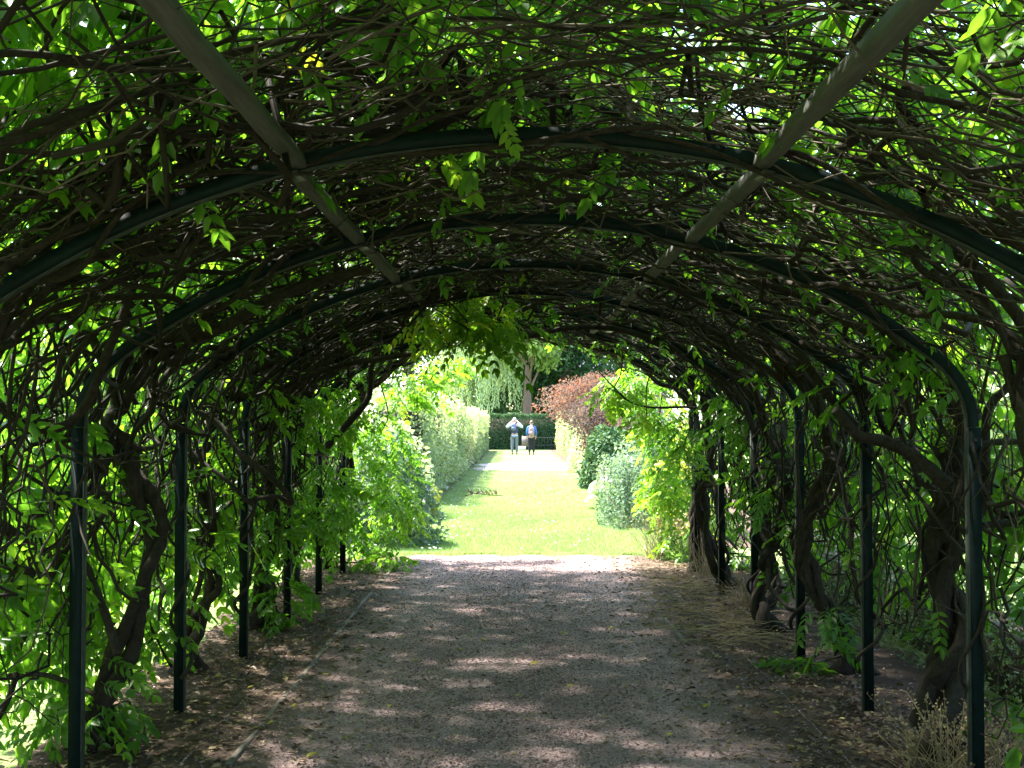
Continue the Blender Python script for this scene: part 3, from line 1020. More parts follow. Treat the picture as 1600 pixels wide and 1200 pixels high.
# ------------------------------------------------------------------ hedges, shrubs and trees
def hedge(name, x0, x1, y0, y1, h, mat, label, dens, ln, faces='tlr', wob=.10, cat='hedge', slope=0):
    o = thing(name, ((x0 + x1) / 2, (y0 + y1) / 2, 0), label, cat)
    mb = MB()
    nx, ny = 5, max(4, int((y1 - y0) / .8))
    ins = .26
    mb.box(((x0 + x1) / 2, (y0 + y1) / 2, (h - ins) / 2), (x1 - x0 - 2 * ins, y1 - y0 - 2 * ins, h - ins))
    mb.build('stems', M['core'], o)
    fo = MB()

    def face(n, f):
        P, N = np.zeros((n, 3)), np.zeros((n, 3))
        u, w = rng.random(n), rng.random(n)
        dep = rng.random(n) ** 1.6 * .2
        if f in 'lr':
            b = noise2((y0 + u * (y1 - y0)) * .55, w * h * 1.2 + (3 if f == 'l' else 8), 1.2) * wob
            sgn = -1 if f == 'l' else 1
            P[:, 0] = (x0 if f == 'l' else x1) + sgn * (b - dep)
            P[:, 1] = y0 + u * (y1 - y0)
            P[:, 2] = w * h
            N[:, 0] = sgn
        elif f == 't':
            P[:, 0], P[:, 1] = x0 + u * (x1 - x0), y0 + w * (y1 - y0)
            P[:, 2] = h + noise2(P[:, 0], P[:, 1] * .6, 1.3) * wob - dep
            N[:, 2] = 1
        else:
            sgn = -1 if f == 'f' else 1
            P[:, 1] = (y0 if f == 'f' else y1) + sgn * (noise2(u * 3, w * 3, 1) * wob - dep)
            P[:, 0], P[:, 2] = x0 + u * (x1 - x0), w * h
            N[:, 1] = sgn
        P[:, 2] += slope * (P[:, 1] - y0) * (P[:, 2] / h)
        return P, N
    area = {'l': (y1 - y0) * h, 'r': (y1 - y0) * h, 't': (x1 - x0) * (y1 - y0), 'f': (x1 - x0) * h, 'b': (x1 - x0) * h}
    for f in faces:
        n = int(area[f] * dens)
        P, N = face(n, f)
        N2 = N + rng.normal(0, .55, (n, 3)) + np.array([0, 0, .35])
        D = rv(n) + np.array([0, 0, -.3])
        l = rng.uniform(.7, 1.3, n) * ln
        big = .5 + .22 * noise2(P[:, 1] * .8, P[:, 2] * 2 + P[:, 0], 1.0)
        fo.diamonds(P, D, N2, l, l * .6, np.clip(big + rng.normal(0, .2, n), 0, 1))
    fo.build('foliage', mat, o, False, 'stuff')
    return o


def shrub(name, c, r, n, mat, ln, label, cat='shrub', flat=.15, lump=.28, tint=.5, stem=True, wide=.6, group=None, droop=.3):
    """rounded shrub standing on the ground: c = (x, y), r = (rx, ry, height)"""
    o = thing(name, (c[0], c[1], 0), label, cat, group)
    d = rv(n)
    d[:, 2] = np.abs(d[:, 2]) * 1.15 - flat
    d = nrm(d)
    ph = rng.uniform(0, 6.28, 6)
    fr = rng.normal(0, 3.2, (6, 3))
    lm = sum(np.sin(d @ fr[i] + ph[i]) for i in range(6)) / 3
    rad = (1 + lump * lm) * (1 - .45 * rng.random(n) ** 2.2)
    P = d * rad[:, None] * np.array([r[0], r[1], r[2] * .92])
    P[:, 2] = np.maximum(P[:, 2] + r[2] * .08, .03)
    P[:, :2] += np.array(c)
    N = d + rng.normal(0, .5, (n, 3)) + np.array([0, 0, .5])
    D = rv(n) + d * .3 + np.array([0, 0, -droop])
    l = rng.uniform(.7, 1.3, n) * ln
    mb = MB()
    mb.leaflets(P, D, N, l, l * wide, np.clip(tint + .2 * lm + rng.normal(0, .15, n), 0, 1)) if ln > .1 or n < 5000 else \
        mb.diamonds(P, D, N, l, l * wide, np.clip(tint + .2 * lm + rng.normal(0, .15, n), 0, 1))
    mb.build('foliage', mat, o, False, 'stuff')
    if stem:
        for q in range(5):
            e = np.array([rng.normal(0, r[0] * .45), rng.normal(0, r[1] * .45), r[2] * rng.uniform(.6, .85)])
            b = np.array([c[0] + rng.normal(0, .06), c[1] + rng.normal(0, .06), -.03])
            C = catmull([b, b + e * .45 + rng.normal(0, .05, 3), b + e], 4)
            mb = MB()
            mb.tube(C, np.linspace(.022 + r[2] * .006, .006, len(C)), 5)
            mb.build('stem', M['tree_bark'], o, True)
    return o


def tree(name, c, h, crown, n, mat, ln, label, trunk_r=.2, low=.35, limbs_n=7, tint=.5, blobs=14, cat='tree', lean=0.0, wide=.6):
    """tapered trunk, limbs, crown of leaf clumps: crown = (rx, ry)"""
    o = thing(name, (c[0], c[1], 0), label, cat)
    n_ = 9
    t = np.linspace(0, 1, n_)
    ax = np.stack([c[0] + lean * t * h + .08 * h * .2 * noise2(t * 2, t * 0 + c[1]), c[1] + .03 * h * noise2(t * 2, t * 0 + c[0] + 5), t * h * .88 - .1], -1)
    mb = MB()
    C = catmull(ax, 3)
    u = np.linspace(0, 1, len(C))
    mb.tube(C, trunk_r * (1 - .85 * u) * (1 + .5 * np.exp(-u * 18)) + .015, 9, rough=.04)
    mb.build('trunk', M['tree_bark'], o, True)
    cent = []
    for q in range(blobs):
        z = h * (low + (1 - low) * (q + .5) / blobs)
        k = math.sin(math.pi * min(1, max(.12, (z / h - low) / (1 - low) * .85 + .12)))
        an = q * 2.4 + rng.uniform(-.5, .5)
        rr = rng.uniform(.45, 1.0) * k
        cent.append((c[0] + lean * z + math.cos(an) * rr * crown[0], c[1] + math.sin(an) * rr * crown[1], z, max(.5, crown[0] * .48 * (k + .25))))
    cent = np.array(cent)
    for q in range(min(limbs_n, blobs)):
        e = cent[int(q * blobs / limbs_n)]
        i = int(np.clip((e[2] / h - .18) / .88, .15, .9) * (len(C) - 1))
        L = catmull([C[i], (C[i] + e[:3]) / 2 + np.array([0, 0, .05 * h * .3]), e[:3]], 4)
        mb = MB()
        mb.tube(L, np.linspace(trunk_r * .38, .02, len(L)), 6, rough=.04)
        mb.build('limb', M['tree_bark'], o, True)
    w = cent[:, 3] ** 2
    k = rng.choice(blobs, n, p=w / w.sum())
    d = rv(n)
    P = cent[k, :3] + d * (cent[k, 3] * rng.random(n) ** .45)[:, None] * np.array([1, 1, .72])
    P[:, 2] = np.maximum(P[:, 2], .3)
    N = d * .6 + rng.normal(0, .5, (n, 3)) + np.array([0, 0, .7])
    D = rv(n) + np.array([0, 0, -.4])
    l = rng.uniform(.7, 1.3, n) * ln
    mb = MB()
    mb.diamonds(P, D, N, l, l * wide, np.clip(tint + rng.normal(0, .08, blobs)[k] + rng.normal(0, .14, n), 0, 1))
    mb.build('crown', mat, o, False, 'stuff')
    return o


# the walk beyond the tunnel
hedge('clipped_hedge', -3.0, -1.62, 24.5, 74, 2.05, M['beech'], 'long pale green clipped hedge along the lawn walk, opposite the copper maple', 330, .085, 'trf', .16)
hedge('clipped_hedge', 2.35, 3.8, 44.5, 74, 2.05, M['beech'], 'pale green clipped hedge between the copper maple and the dark end hedge', 300, .09, 'tlf', .16)
hedge('end_hedge', -2.6, 4.2, 76.2, 77.6, 2.1, M['yew'], 'dark green clipped hedge closing the end of the lawn walk', 900, .085, 'tf', .07)
shrub('blue_green_shrub', (-1.62, 16.7), (.55, .8, 1.5), 5200, M['blue_shrub'], .075, 'bluish green shrub at the tunnel mouth beside the partly hidden bench', tint=.4)
shrub('golden_shrub', (-1.75, 21.3), (.42, .7, .95), 2600, M['golden'], .07, 'small yellow green shrub at the foot of the long pale hedge')
shrub('leafy_shrub', (-2.5, 22.0), (.85, 2.4, 2.0), 6500, M['beech'], .085, 'tall pale leafy shrub joining the long clipped hedge near the tunnel')
shrub('leafy_shrub', (-2.9, 17.6), (.9, 2.0, 2.1), 6000, M['hedge_leaf'], .09, 'tall mid green shrub behind the bluish shrub at the tunnel mouth')
shrub('blue_green_shrub', (1.72, 19.9), (.42, 1.3, 1.02), 5200, M['blue_shrub'], .055, 'low bluish grey shrub on the lawn edge near the wooden bench', tint=.45)
shrub('golden_shrub', (2.45, 18.4), (.5, 1.3, 1.5), 4200, M['golden'], .075, 'yellow leaved shrub behind the low bluish shrub', tint=.35)
shrub('dark_shrub', (2.35, 31), (.75, 1.6, 1.5), 5200, M['yew'], .12, 'dark glossy evergreen shrub under the copper maple', tint=.6)
shrub('blue_green_shrub', (2.75, 24.5), (.75, 1.8, 1.75), 5200, M['blue_shrub'], .09, 'tall bluish green shrub behind the bench and the big-leaved plant', tint=.45)
shrub('leafy_shrub', (2.4, 36), (.6, 3.4, 1.15), 5200, M['beech'], .075, 'low pale shrub spilling on to the lawn before the copper maple')
shrub('leafy_shrub', (2.2, 41.5), (.5, 2.2, 1.2), 3600, M['beech'], .08, 'low pale shrub at the corner of the sandy cross path')
tree('copper_maple', (2.95, 35.5), 2.55, (1.35, 3.0), 24000, M['copper'], .085, 'copper leaved Japanese maple leaning over the lawn walk', .10, .22, 8, .34, 34, lean=-.03, wide=.55)
tree('copper_maple', (3.2, 46), 3.2, (1.6, 2.4), 12000, M['copper'], .10, 'redder copper maple behind the first, spreading above the hedge', .10, .5, 7, .66, 20, lean=-.06, wide=.55)
# plant with a few very large leaves
bl = thing('big_leaved_plant', (1.55, 23.2, 0), 'low plant with large round light green leaves beside the wooden bench', 'plant')
for q in range(9):
    an = q * 2.4
    b = np.array([1.58, 23.2, 0.0])
    e = b + np.array([math.cos(an) * .22, math.sin(an) * .28, rng.uniform(.18, .42)])
    mb = MB()
    mb.tube(catmull([b, (b + e) / 2 + np.array([0, 0, .06]), e], 3), .008, 5)
    mb.build('stalk', M['tree_light'], bl, True)
    mb = MB()
    rr, nseg = rng.uniform(.15, .22), 14
    tt = np.arange(nseg) / nseg * 6.283
    nn = nrm(np.array([math.cos(an) * .5, math.sin(an) * .5 - .3, 1.0]))
    e1 = nrm(np.cross(nn, [0, 1, 0.1]))
    e2 = np.cross(nn, e1)
    ring = e + rr * (np.cos(tt)[:, None] * e1 + np.sin(tt)[:, None] * e2) * (1 + .06 * np.sin(tt * 5))[:, None] + nn * (.03 * np.sin(tt * 3))[:, None]
    mid = e + (ring - e) * .5 + nn * .035
    V = np.vstack([ring, mid, e[None]])
    i = np.arange(nseg)
    mb.add(V, np.stack([i, np.roll(i, -1), np.roll(i, -1) + nseg, i + nseg], -1), .8)
    mb.add(np.vstack([mid, e[None]]), np.stack([i, np.roll(i, -1), np.full(nseg, nseg)], -1), .8)
    mb.build('leaf', M['tree_light'], bl, True)

# trees behind the end hedge
willow = thing('weeping_willow', (-3.0, 84, 0), 'weeping willow with long pale green curtains behind the end hedge', 'tree')
mb = MB()
C = catmull([(-3.4, 86, -.1), (-3.3, 86, 3), (-3.1, 85.5, 6), (-2.8, 85, 9.5)], 6)
mb.tube(C, np.linspace(.45, .15, len(C)), 9, rough=.05)
mb.build('trunk', M['tree_bark'], willow, True)
fo = MB()
for q in range(9):
    an = q * .7
    e = np.array([-2.2 + 2.6 * math.cos(an), 83.4 + 2.6 * math.sin(an), rng.uniform(8, 10)])
    mb = MB()
    L = catmull([C[12], (C[12] + e) / 2 + np.array([0, 0, 1.2]), e], 5)
    mb.tube(L, np.linspace(.14, .03, len(L)), 6)
    mb.build('limb', M['tree_bark'], willow, True)
    for w_ in range(34):
        st = L[rng.integers(4, len(L))] + rng.normal(0, .32, 3)
        ln_ = rng.uniform(3.0, 7.0)
        zb = max(1.6 + rng.uniform(0, 1.2), st[2] - ln_)
        m_ = int((st[2] - zb) * 16)
        if m_ < 3:
            continue
        z = np.linspace(st[2], zb, m_)
        P = np.stack([st[0] + .1 * np.sin(z * .9 + w_) + rng.normal(0, .05, m_), st[1] + .1 * np.cos(z + w_) + rng.normal(0, .05, m_), z], -1)
        D = rng.normal(0, .4, (m_, 3)) + np.array([0, 0, -1.0])
        l = rng.uniform(.16, .28, m_)
        fo.diamonds(P, D, rv(m_), l, l * .32, np.clip(rng.normal(.5, .2, m_) + .1 * math.sin(w_), 0, 1))
fo.build('crown', M['willow'], willow, False, 'stuff')
tree('tall_tree', (.75, 82), 13, (3.2, 3.2), 9000, M['tree_light'], .30, 'tree with bare reddish trunk and pale leaves behind the end hedge', .32, .42, 7, .7, 14)
tree('dark_tree', (-1.0, 92), 13, (4, 4), 9000, M['yew'], .38, 'dark evergreen behind the willow and the end hedge', .35, .1, 7, .5, 20)
tree('dark_tree', (3.2, 90), 14, (3.2, 4), 9000, M['yew'], .36, 'dark evergreen beyond the copper maples', .35, .1, 7, .5, 20)
tree('dark_tree', (-7.5, 90), 14, (4, 4), 8000, M['tree'], .38, 'broad green tree beyond the far end of the long pale hedge', .35, .1, 7, .5, 18)
tree('dark_tree', (8.5, 92), 14, (4, 4), 8000, M['tree'], .38, 'broad green tree beyond the maples and the far hedge', .35, .1, 7, .5, 18)
tree('dark_tree', (.5, 112), 15, (7, 4), 9000, M['tree'], .5, 'wide green tree rising behind the brick house', .4, .12, 7, .4, 20)

# glimpse of a brick house
hs = thing('brick_house', (4.2, 103, 0), 'red brick house with slate roof glimpsed between the trees behind the end hedge', 'house')
mb = MB()
mb.box((4.2, 103, 2.3), (6.4, 5, 4.6))
wall = mb.build('wall', M['brick'], hs)
mb = MB()
v = [(.7, 100.2, 4.55), (7.7, 100.2, 4.55), (7.7, 105.8, 4.55), (.7, 105.8, 4.55), (.7, 103, 7.0), (7.7, 103, 7.0)]
mb.add(v, [[0, 1, 5, 4], [2, 3, 4, 5], [0, 3, 2, 1]])
mb.add(v, [[0, 4, 3], [1, 2, 5]])
roof = mb.build('roof', M['roof'], hs)
mb = MB()
mb.box((6.3, 103, 7.1), (.6, .6, 1.4))
mb.build('chimney', M['brick'], roof)
for x in (2.0, 4.2, 6.4):
    for z in (1.3, 3.6):
        mb = MB()
        mb.box((x, 100.47, z), (.95, .06, 1.2))
        wn = mb.build('window', M['white'], hs)
        for dx in (-.21, .21):
            for dz in (-.27, .27):
                mb = MB()
                mb.box((x + dx, 100.43, z + dz), (.36, .03, .48))
                mb.build('pane', M['window'], wn)

# garden on either side of the tunnel, glimpsed through the leaves
hedge('box_hedge', 2.5, 3.35, -1, 13.5, .62, M['hedge_leaf'], 'low clipped box hedge running beside the tunnel', 1500, .032, 'tlf', .04)
side = [(-7.5, 3.5, 2.2, 2.6), (-8.5, 8.2, 2.4, 3.2), (-8.0, 13.2, 2.4, 3.0), (-8.6, 18.5, 2.6, 3.4), (-8.5, 24.5, 2.8, 3.2),
        (6.8, 4.2, 1.6, 2.2), (7.6, 8.4, 2.0, 2.8), (7.2, 12.8, 2.0, 2.6), (7.8, 17.8, 2.2, 3.0), (8.2, 23.5, 2.4, 3.2)]
slab = ['round light green shrub standing alone at the near end of the open lawn', 'broad mid green shrub on the open lawn beside the round light one', 'pale green shrub across the lawn behind the vine trunks', 'tall mid green shrub across the lawn abreast of the tunnel mouth', 'large green shrub across the lawn behind the long pale hedge',
        'bluish shrub beyond the near end of the box hedge', 'light green shrub beyond the middle of the box hedge', 'bluish green shrub beyond the far end of the box hedge', 'tall green shrub beside the golden shrub, past the box hedge', 'large green shrub behind the bench and the dark evergreen shrub']
smat = ['tree_light', 'hedge_leaf', 'tree_light', 'hedge_leaf', 'tree_light', 'blue_shrub', 'tree_light', 'blue_shrub', 'hedge_leaf', 'tree_light']
for (x, y, r_, h), lb, mt in zip(side, slab, smat):
    shrub('garden_shrub', (x, y), (r_, r_ * 1.15, h), 4200, M[mt], .19, lb, tint=.55)
for (x, y, h, lb) in [(-16, 6, 10, 'tall tree at the near edge of the open lawn'), (-15, 14, 11, 'tall broad tree in the middle of the lawn edge'), (-16, 24, 11, 'tall tree past the lawn shrubs near the long hedge'), (-12, 38, 10, 'tall tree behind the long pale hedge'),
                      (14, 6, 9, 'tall tree standing behind the bluish shrub near the box hedge'), (14, 15, 10, 'tall tree behind the shrubs past the box hedge'), (13, 27, 10, 'tall tree behind the bench side shrubs'), (11, 42, 9, 'tall tree behind the copper maples')]:
    tree('garden_tree', (x, y), h, (3.4, 3.8), 5200, M['tree_light' if x < 0 else 'tree'], .36, lb, .25, .08, 6, .55, 16)

# ------------------------------------------------------------------ path edging, benches, rail
for (x, ya, yb, lb) in [(-1.29, 5.75, 8.75, 'worn timber edging board along the path on the open-lawn side, near the S-bent vine'), (-1.30, 8.8, 11.6, 'half-buried timber edging board, middle of the path on the open-lawn side'), (-1.29, 12.3, 14.6, 'half-buried timber edging board, lawn end of the path on the open-lawn side'), (1.18, 8.9, 11.6, 'worn timber edging board along the path on the box-hedge side')]:
    n = 14
    ys = np.linspace(ya, yb, n)
    top = .035 + .008 * noise2(ys * 1.4, ys * 0 + x, 1.3)
    xs = x + .008 * noise2(ys, ys * 0 + x * 3)
    mb = MB()
    ring = np.stack([np.stack([xs - .014, ys, 0 * ys - .03], -1), np.stack([xs + .014, ys, 0 * ys - .03], -1), np.stack([xs + .014, ys, top - .004], -1), np.stack([xs + .009, ys, top], -1), np.stack([xs - .009, ys, top], -1), np.stack([xs - .014, ys, top - .004], -1)], 1)
    i = np.arange(n * 6).reshape(n, 6)
    mb.add(ring.reshape(-1, 3), np.stack([i[:-1], np.roll(i[:-1], -1, 1), np.roll(i[1:], -1, 1), i[1:]], -1).reshape(-1, 4))
    for r_ in (ring[0], ring[-1]):
        mb.add(r_, [[0, 1, 2, 5], [5, 2, 3, 4]])
    tag(mb.build('edging_board', M['edging']), lb, 'edging', 'timber edging boards of the path')
mb = MB()
mb.box((.87, 15.0, .0), (.85, .04, .09))
tag(mb.build('edging_board', M['edging']), 'short timber edging board across the end of the path where the lawn begins', 'edging', 'timber edging boards of the path')


def bench(c, face, label):
    """1.5 m slatted bench along y; face = +1 looks to +x"""
    o = thing('garden_bench', (c[0], c[1], 0), label, 'bench', 'wooden benches along the lawn walk')
    x, y = c

    def part(nm, cc, ss):
        mb = MB()
        mb.box((x + face * cc[0], y + cc[1], cc[2]), ss)
        return mb.build(nm, M['bench_wood'], o)
    for q in range(5):
        part('seat_slat', (-.18 + q * .095, 0, .44), (.075, 1.5, .025))
    for q in range(4):
        part('back_slat', (-.255 - .01 * q, 0, .56 + q * .105), (.022, 1.5, .08))
    for yy in (-.72, .72):
        part('leg', (.21, yy, .315), (.06, .06, .63))
        part('leg', (-.245, yy, .45), (.06, .061, .90))
        part('armrest', (-.01, yy, .645), (.52, .075, .03))
        part('seat_rail', (-.02, yy, .40), (.40, .045, .055))
    return o


bench((-1.5, 18.1), 1, 'weathered bench half hidden behind the bluish shrub at the tunnel mouth')
bench((1.93, 24.9), -1, 'weathered bench beside the big-leaved plant')

rail = thing('iron_railing', (1.3, 75.6, 0), 'low dark iron railing in front of the end hedge', 'railing')
for zz in (.28, .72):
    mb = MB()
    mb.tube([(.9, 75.6, zz), (2.3, 75.6, zz)], .018, 6)
    mb.build('rail', M['iron'], rail)
for q in range(8):
    mb = MB()
    mb.tube([(.92 + q * .195, 75.6, -.05), (.92 + q * .195, 75.6, .8)], .014, 6)
    mb.build('bar', M['iron'], rail)
sg = thing('notice_board', (.62, 75.2, 0), 'small brown board standing before the reddish trunk at the end hedge', 'board')
mb = MB(); mb.box((.62, 75.2, .50), (.55, .04, .62)); mb.build('panel', M['sign'], sg)
for dx in (-.22, .22):
    mb = MB(); mb.box((.62 + dx, 75.25, .4), (.05, .05, .9)); mb.build('leg', M['sign'], sg)
pl = thing('white_trough', (.36, 74.6, 0), 'small white trough on the grass in front of the brown board', 'planter')
mb = MB()
for cc, ss in (((.36, 74.49, .12), (.44, .03, .22)), ((.36, 74.71, .12), (.44, .03, .22)), ((.155, 74.6, .12), (.03, .19, .22)), ((.565, 74.6, .12), (.03, .19, .22)), ((.36, 74.6, .03), (.38, .19, .04))):
    mb.box(cc, ss)
mb.build('box', M['white'], pl)
mb = MB(); mb.box((.36, 74.6, .17), (.37, .18, .03)); mb.build('soil', M['soil'], pl)


# ------------------------------------------------------------------ two people walking away
def skin(name, verts, edges, radii, mat, parent, loc, sub=2):
    me = bpy.data.meshes.new(name)
    me.from_pydata([tuple(v) for v in verts], edges, [])
    o = bpy.data.objects.new(name, me)
    COL.objects.link(o)
    o.parent = parent
    me.materials.append(mat)
    md = o.modifiers.new('skin', 'SKIN')
    md.use_smooth_shade = True
    for i, sv in enumerate(me.skin_vertices[0].data):
        sv.radius = radii[i] if isinstance(radii[i], tuple) else (radii[i], radii[i])
        sv.use_root = i == 0
    sb = o.modifiers.new('sub', 'SUBSURF')
    sb.levels = sub
    sb.render_levels = sub
    return o


def ellipsoid(mb, c, r, k=14, m=9, zmin=-1.0):
    th = np.linspace(0, 2 * math.pi, k, endpoint=False)
    ph = np.linspace(math.asin(max(-1, zmin)), math.pi / 2 - .02, m)
    V = np.array([[c[0] + r[0] * math.cos(p) * math.cos(t), c[1] + r[1] * math.cos(p) * math.sin(t), c[2] + r[2] * math.sin(p)] for p in ph for t in th])
    i = np.arange(k * m).reshape(m, k)
    mb.add(V, np.stack([i[:-1], np.roll(i[:-1], -1, 1), np.roll(i[1:], -1, 1), i[1:]], -1).reshape(-1, 4))


def part_local(mb, name, mat, parent, smooth=True):
    o = bpy.data.objects.new(name, mb.mesh(name, mat, smooth))
    COL.objects.link(o)
    o.parent = parent
    return o


def person(loc, h, label, arms, top, legs, hair, pack, cuff, skinm):
    o = thing('person', loc, label, 'person', 'people on the lawn walk')
    s = h / 1.78
    sh, hp = 1.46, .95
    V = [(0, 0, hp), (0, 0, 1.12), (0, 0, 1.30), (0, .0, sh), (0, .01, 1.55), (0, .02, 1.66), (0, .03, 1.74)]
    E = [(0, 1), (1, 2), (2, 3), (3, 4), (4, 5), (5, 6)]
    Rr = [(.145, .105), (.135, .095), (.155, .105), (.13, .085), (.055, .055), (.078, .092), (.06, .07)]
    arm_ids = []
    for sd, pts in ((-1, arms[0]), (1, arms[1])):
        last = 3
        seq = [(sd * .17, 0, sh - .02)] + [(sd * p[0], p[1], p[2]) for p in pts]
        for j, p in enumerate(seq):
            V.append(p)
            Rr.append([.06, .05, .036, .028][j])
            E.append((last, len(V) - 1))
            last = len(V) - 1
        arm_ids.append([len(V) - 4, len(V) - 3, len(V) - 2, len(V) - 1])
        # five fingers
        b = np.array(V[-1])
        d = nrm(b - np.array(V[-2]))
        ac = nrm(np.cross(d, [0, 1, .2]))
        for f in range(5):
            off = ac * (f - 2) * .018
            p1 = b + d * (.045 if f else .02) + off
            p2 = p1 + d * (.05 - .006 * abs(f - 2)) + off * .3 + np.array([0, .012, 0])
            for p in (p1, p2):
                V.append(tuple(p))
                Rr.append(.0095)
                E.append((last if p is p1 else len(V) - 2, len(V) - 1))
    leg_ids = []
    for sd in (-1, 1):
        last = 0
        ids = []
        for p, r_ in (((sd * .095, 0, .86), .088), ((sd * .105, .01, .50), .058), ((sd * .11, -.02, .10), .042), ((sd * .12, .10, .045), .038)):
            V.append(p)
            Rr.append(r_)
            E.append((last, len(V) - 1))
            last = len(V) - 1
            ids.append(last)
        leg_ids.append(ids)
    Vs = [tuple(np.array(v) * s) for v in V]
    sc_r = [tuple(np.array(r_) * s) if isinstance(r_, tuple) else r_ * s for r_ in Rr]
    body = skin('body', Vs, E, sc_r, skinm, o, loc)
    # jacket: torso and sleeves, a little larger than the body
    jv = [V[0], V[1], V[2], V[3], (0, .005, 1.51)]
    jr = [(.165, .125), (.160, .12), (.178, .128), (.15, .108), (.07, .07)]
    je = [(0, 1), (1, 2), (2, 3), (3, 4)]
    jk = skin('jacket', [tuple(np.array(v) * s) for v in jv], je, [tuple(np.array(r_) * s) for r_ in jr], top[0], o, loc)
    for ids in arm_ids:
        pts = [V[3], V[ids[0]], V[ids[1]], tuple(np.array(V[ids[2]]) * .85 + np.array(V[ids[1]]) * .15)]
        skin('sleeve', [tuple(np.array(v) * s) for v in pts], [(0, 1), (1, 2), (2, 3)], [.075 * s, .08 * s, .064 * s, .05 * s], top[1], jk, loc)
    tv = [(0, 0, hp + .02)]
    tr = [(.158, .118)]
    te = []
    for ids in leg_ids:
        last = 0
        for j, r_ in zip(ids[:3], (.105, .078, .062)):
            tv.append(V[j])
            tr.append((r_, r_))
            te.append((last, len(tv) - 1))
            last = len(tv) - 1
    skin('trousers', [tuple(np.array(v) * s) for v in tv], te, [tuple(np.array(r_) * s) for r_ in tr], legs, o, loc)
    for ids in leg_ids:
        a, b = np.array(V[ids[2]]), np.array(V[ids[3]])
        skin('shoe', [tuple(np.array([a[0], a[1] - .03, .05]) * s), tuple(np.array([a[0], a[1] + .06, .048]) * s), tuple(np.array([b[0], b[1] + .06, .04]) * s)], [(0, 1), (1, 2)], [.05 * s, .052 * s, .04 * s], M['shoe'], o, loc)
    mb = MB()
    ellipsoid(mb, (0, .012 * s, 1.675 * s), (.092 * s, .108 * s, .118 * s), zmin=-.25)
    part_local(mb, 'hair', hair, o)
    for sd in (-1, 1):
        mb = MB()
        ellipsoid(mb, (sd * .088 * s, .02 * s, 1.645 * s), (.014 * s, .026 * s, .036 * s), 8, 6)
        part_local(mb, 'ear', skinm, o)
    mb = MB()
    ellipsoid(mb, (0, .125 * s, 1.635 * s), (.017 * s, .028 * s, .026 * s), 8, 6)
    part_local(mb, 'nose', skinm, o)
    if cuff:
        mb = MB()
        th = np.linspace(0, 6.283, 24, endpoint=False)
        P = np.stack([.168 * s * np.cos(th), .128 * s * np.sin(th), np.full(24, .885 * s)], -1)
        Q = P.copy()
        Q[:, 2] = .945 * s
        i = np.arange(24)
        mb.add(np.vstack([P, Q]), np.stack([i, np.roll(i, -1), np.roll(i, -1) + 24, i + 24], -1))
        part_local(mb, 'shirt_hem', cuff, o)
    mb = MB()
    pw, ph_, pd, pz, px_ = pack[1]
    n = 10
    for j in range(1):
        th = np.linspace(0, 6.283, 20, endpoint=False)
        rows = []
        for zz in np.linspace(-1, 1, 9):
            w = (1 - abs(zz) ** 4) ** .5 if abs(zz) < 1 else 0.05
            w = .25 + .75 * w
            rows.append(np.stack([px_ * s + pw * s * w * np.sign(np.cos(th)) * np.abs(np.cos(th)) ** .6, -.155 * s - pd * s * .5 + pd * s * w * np.sign(np.sin(th)) * np.abs(np.sin(th)) ** .6, np.full(20, pz * s + zz * ph_ * s)], -1))
        V2 = np.vstack(rows + [rows[0].mean(0)[None], rows[-1].mean(0)[None]])
        i = np.arange(180).reshape(9, 20)
        mb.add(V2, np.stack([i[:-1], np.roll(i[:-1], -1, 1), np.roll(i[1:], -1, 1), i[1:]], -1).reshape(-1, 4))
        mb.add(V2, np.stack([np.roll(i[0], -1), i[0], np.full(20, 180)], -1))
        mb.add(V2, np.stack([i[-1], np.roll(i[-1], -1), np.full(20, 181)], -1))
    bp = part_local(mb, 'backpack', pack[0], o)
    mb = MB()
    ys = -.155 * s - pd * s * 1.45
    mb.box((px_ * s, ys, (pz - ph_ * .35) * s), (pw * 1.25 * s, .05 * s, ph_ * .75 * s))
    part_local(mb, 'pocket', pack[0], bp, False)
    for sd in (-1, 1):
        mb = MB()
        st = [(px_ * s + sd * pw * .6 * s, -.12 * s, (pz + ph_ * .8) * s), (sd * .10 * s, -.06 * s, 1.50 * s), (sd * .12 * s, .10 * s, 1.44 * s), (sd * .14 * s, .125 * s, 1.25 * s), (sd * .17 * s, .02 * s, 1.12 * s)]
        mb.tube(catmull(st, 4), .016 * s, 6)
        part_local(mb, 'strap', M['navy'], bp)
    return o


p1 = W(804, 711, 64)
p2 = W(830.5, 711, 64)
up_arms = [[(.40, .05, 1.30), (.16, .20, 1.58), (.10, .24, 1.62)], [(.40, .05, 1.30), (.16, .20, 1.58), (.10, .24, 1.62)]]
dn_arms = [[(.24, -.02, 1.16), (.23, .10, .95), (.20, .15, .88)], [(.24, -.02, 1.16), (.23, .10, .95), (.20, .15, .88)]]
person((p1[0], 64, 0), 1.85, 'person in navy vest with pale sleeves and grey trousers, both hands raised to the face', up_arms, (M['navy'], M['pale_blue']), M['grey_cloth'], M['hair_grey'], (M['pack_blue'], (.11, .18, .075, 1.33, -.05)), M['pale_blue'], M['skin'])
person((p2[0], 63.8, 0), 1.70, 'person in blue jacket and black trousers wearing a dusty pink backpack', dn_arms, (M['blue_cloth'], M['blue_cloth']), M['black_cloth'], M['hair_brown'], (M['pack_cloth'], (.15, .24, .10, 1.22, 0)), None, M['skin'])

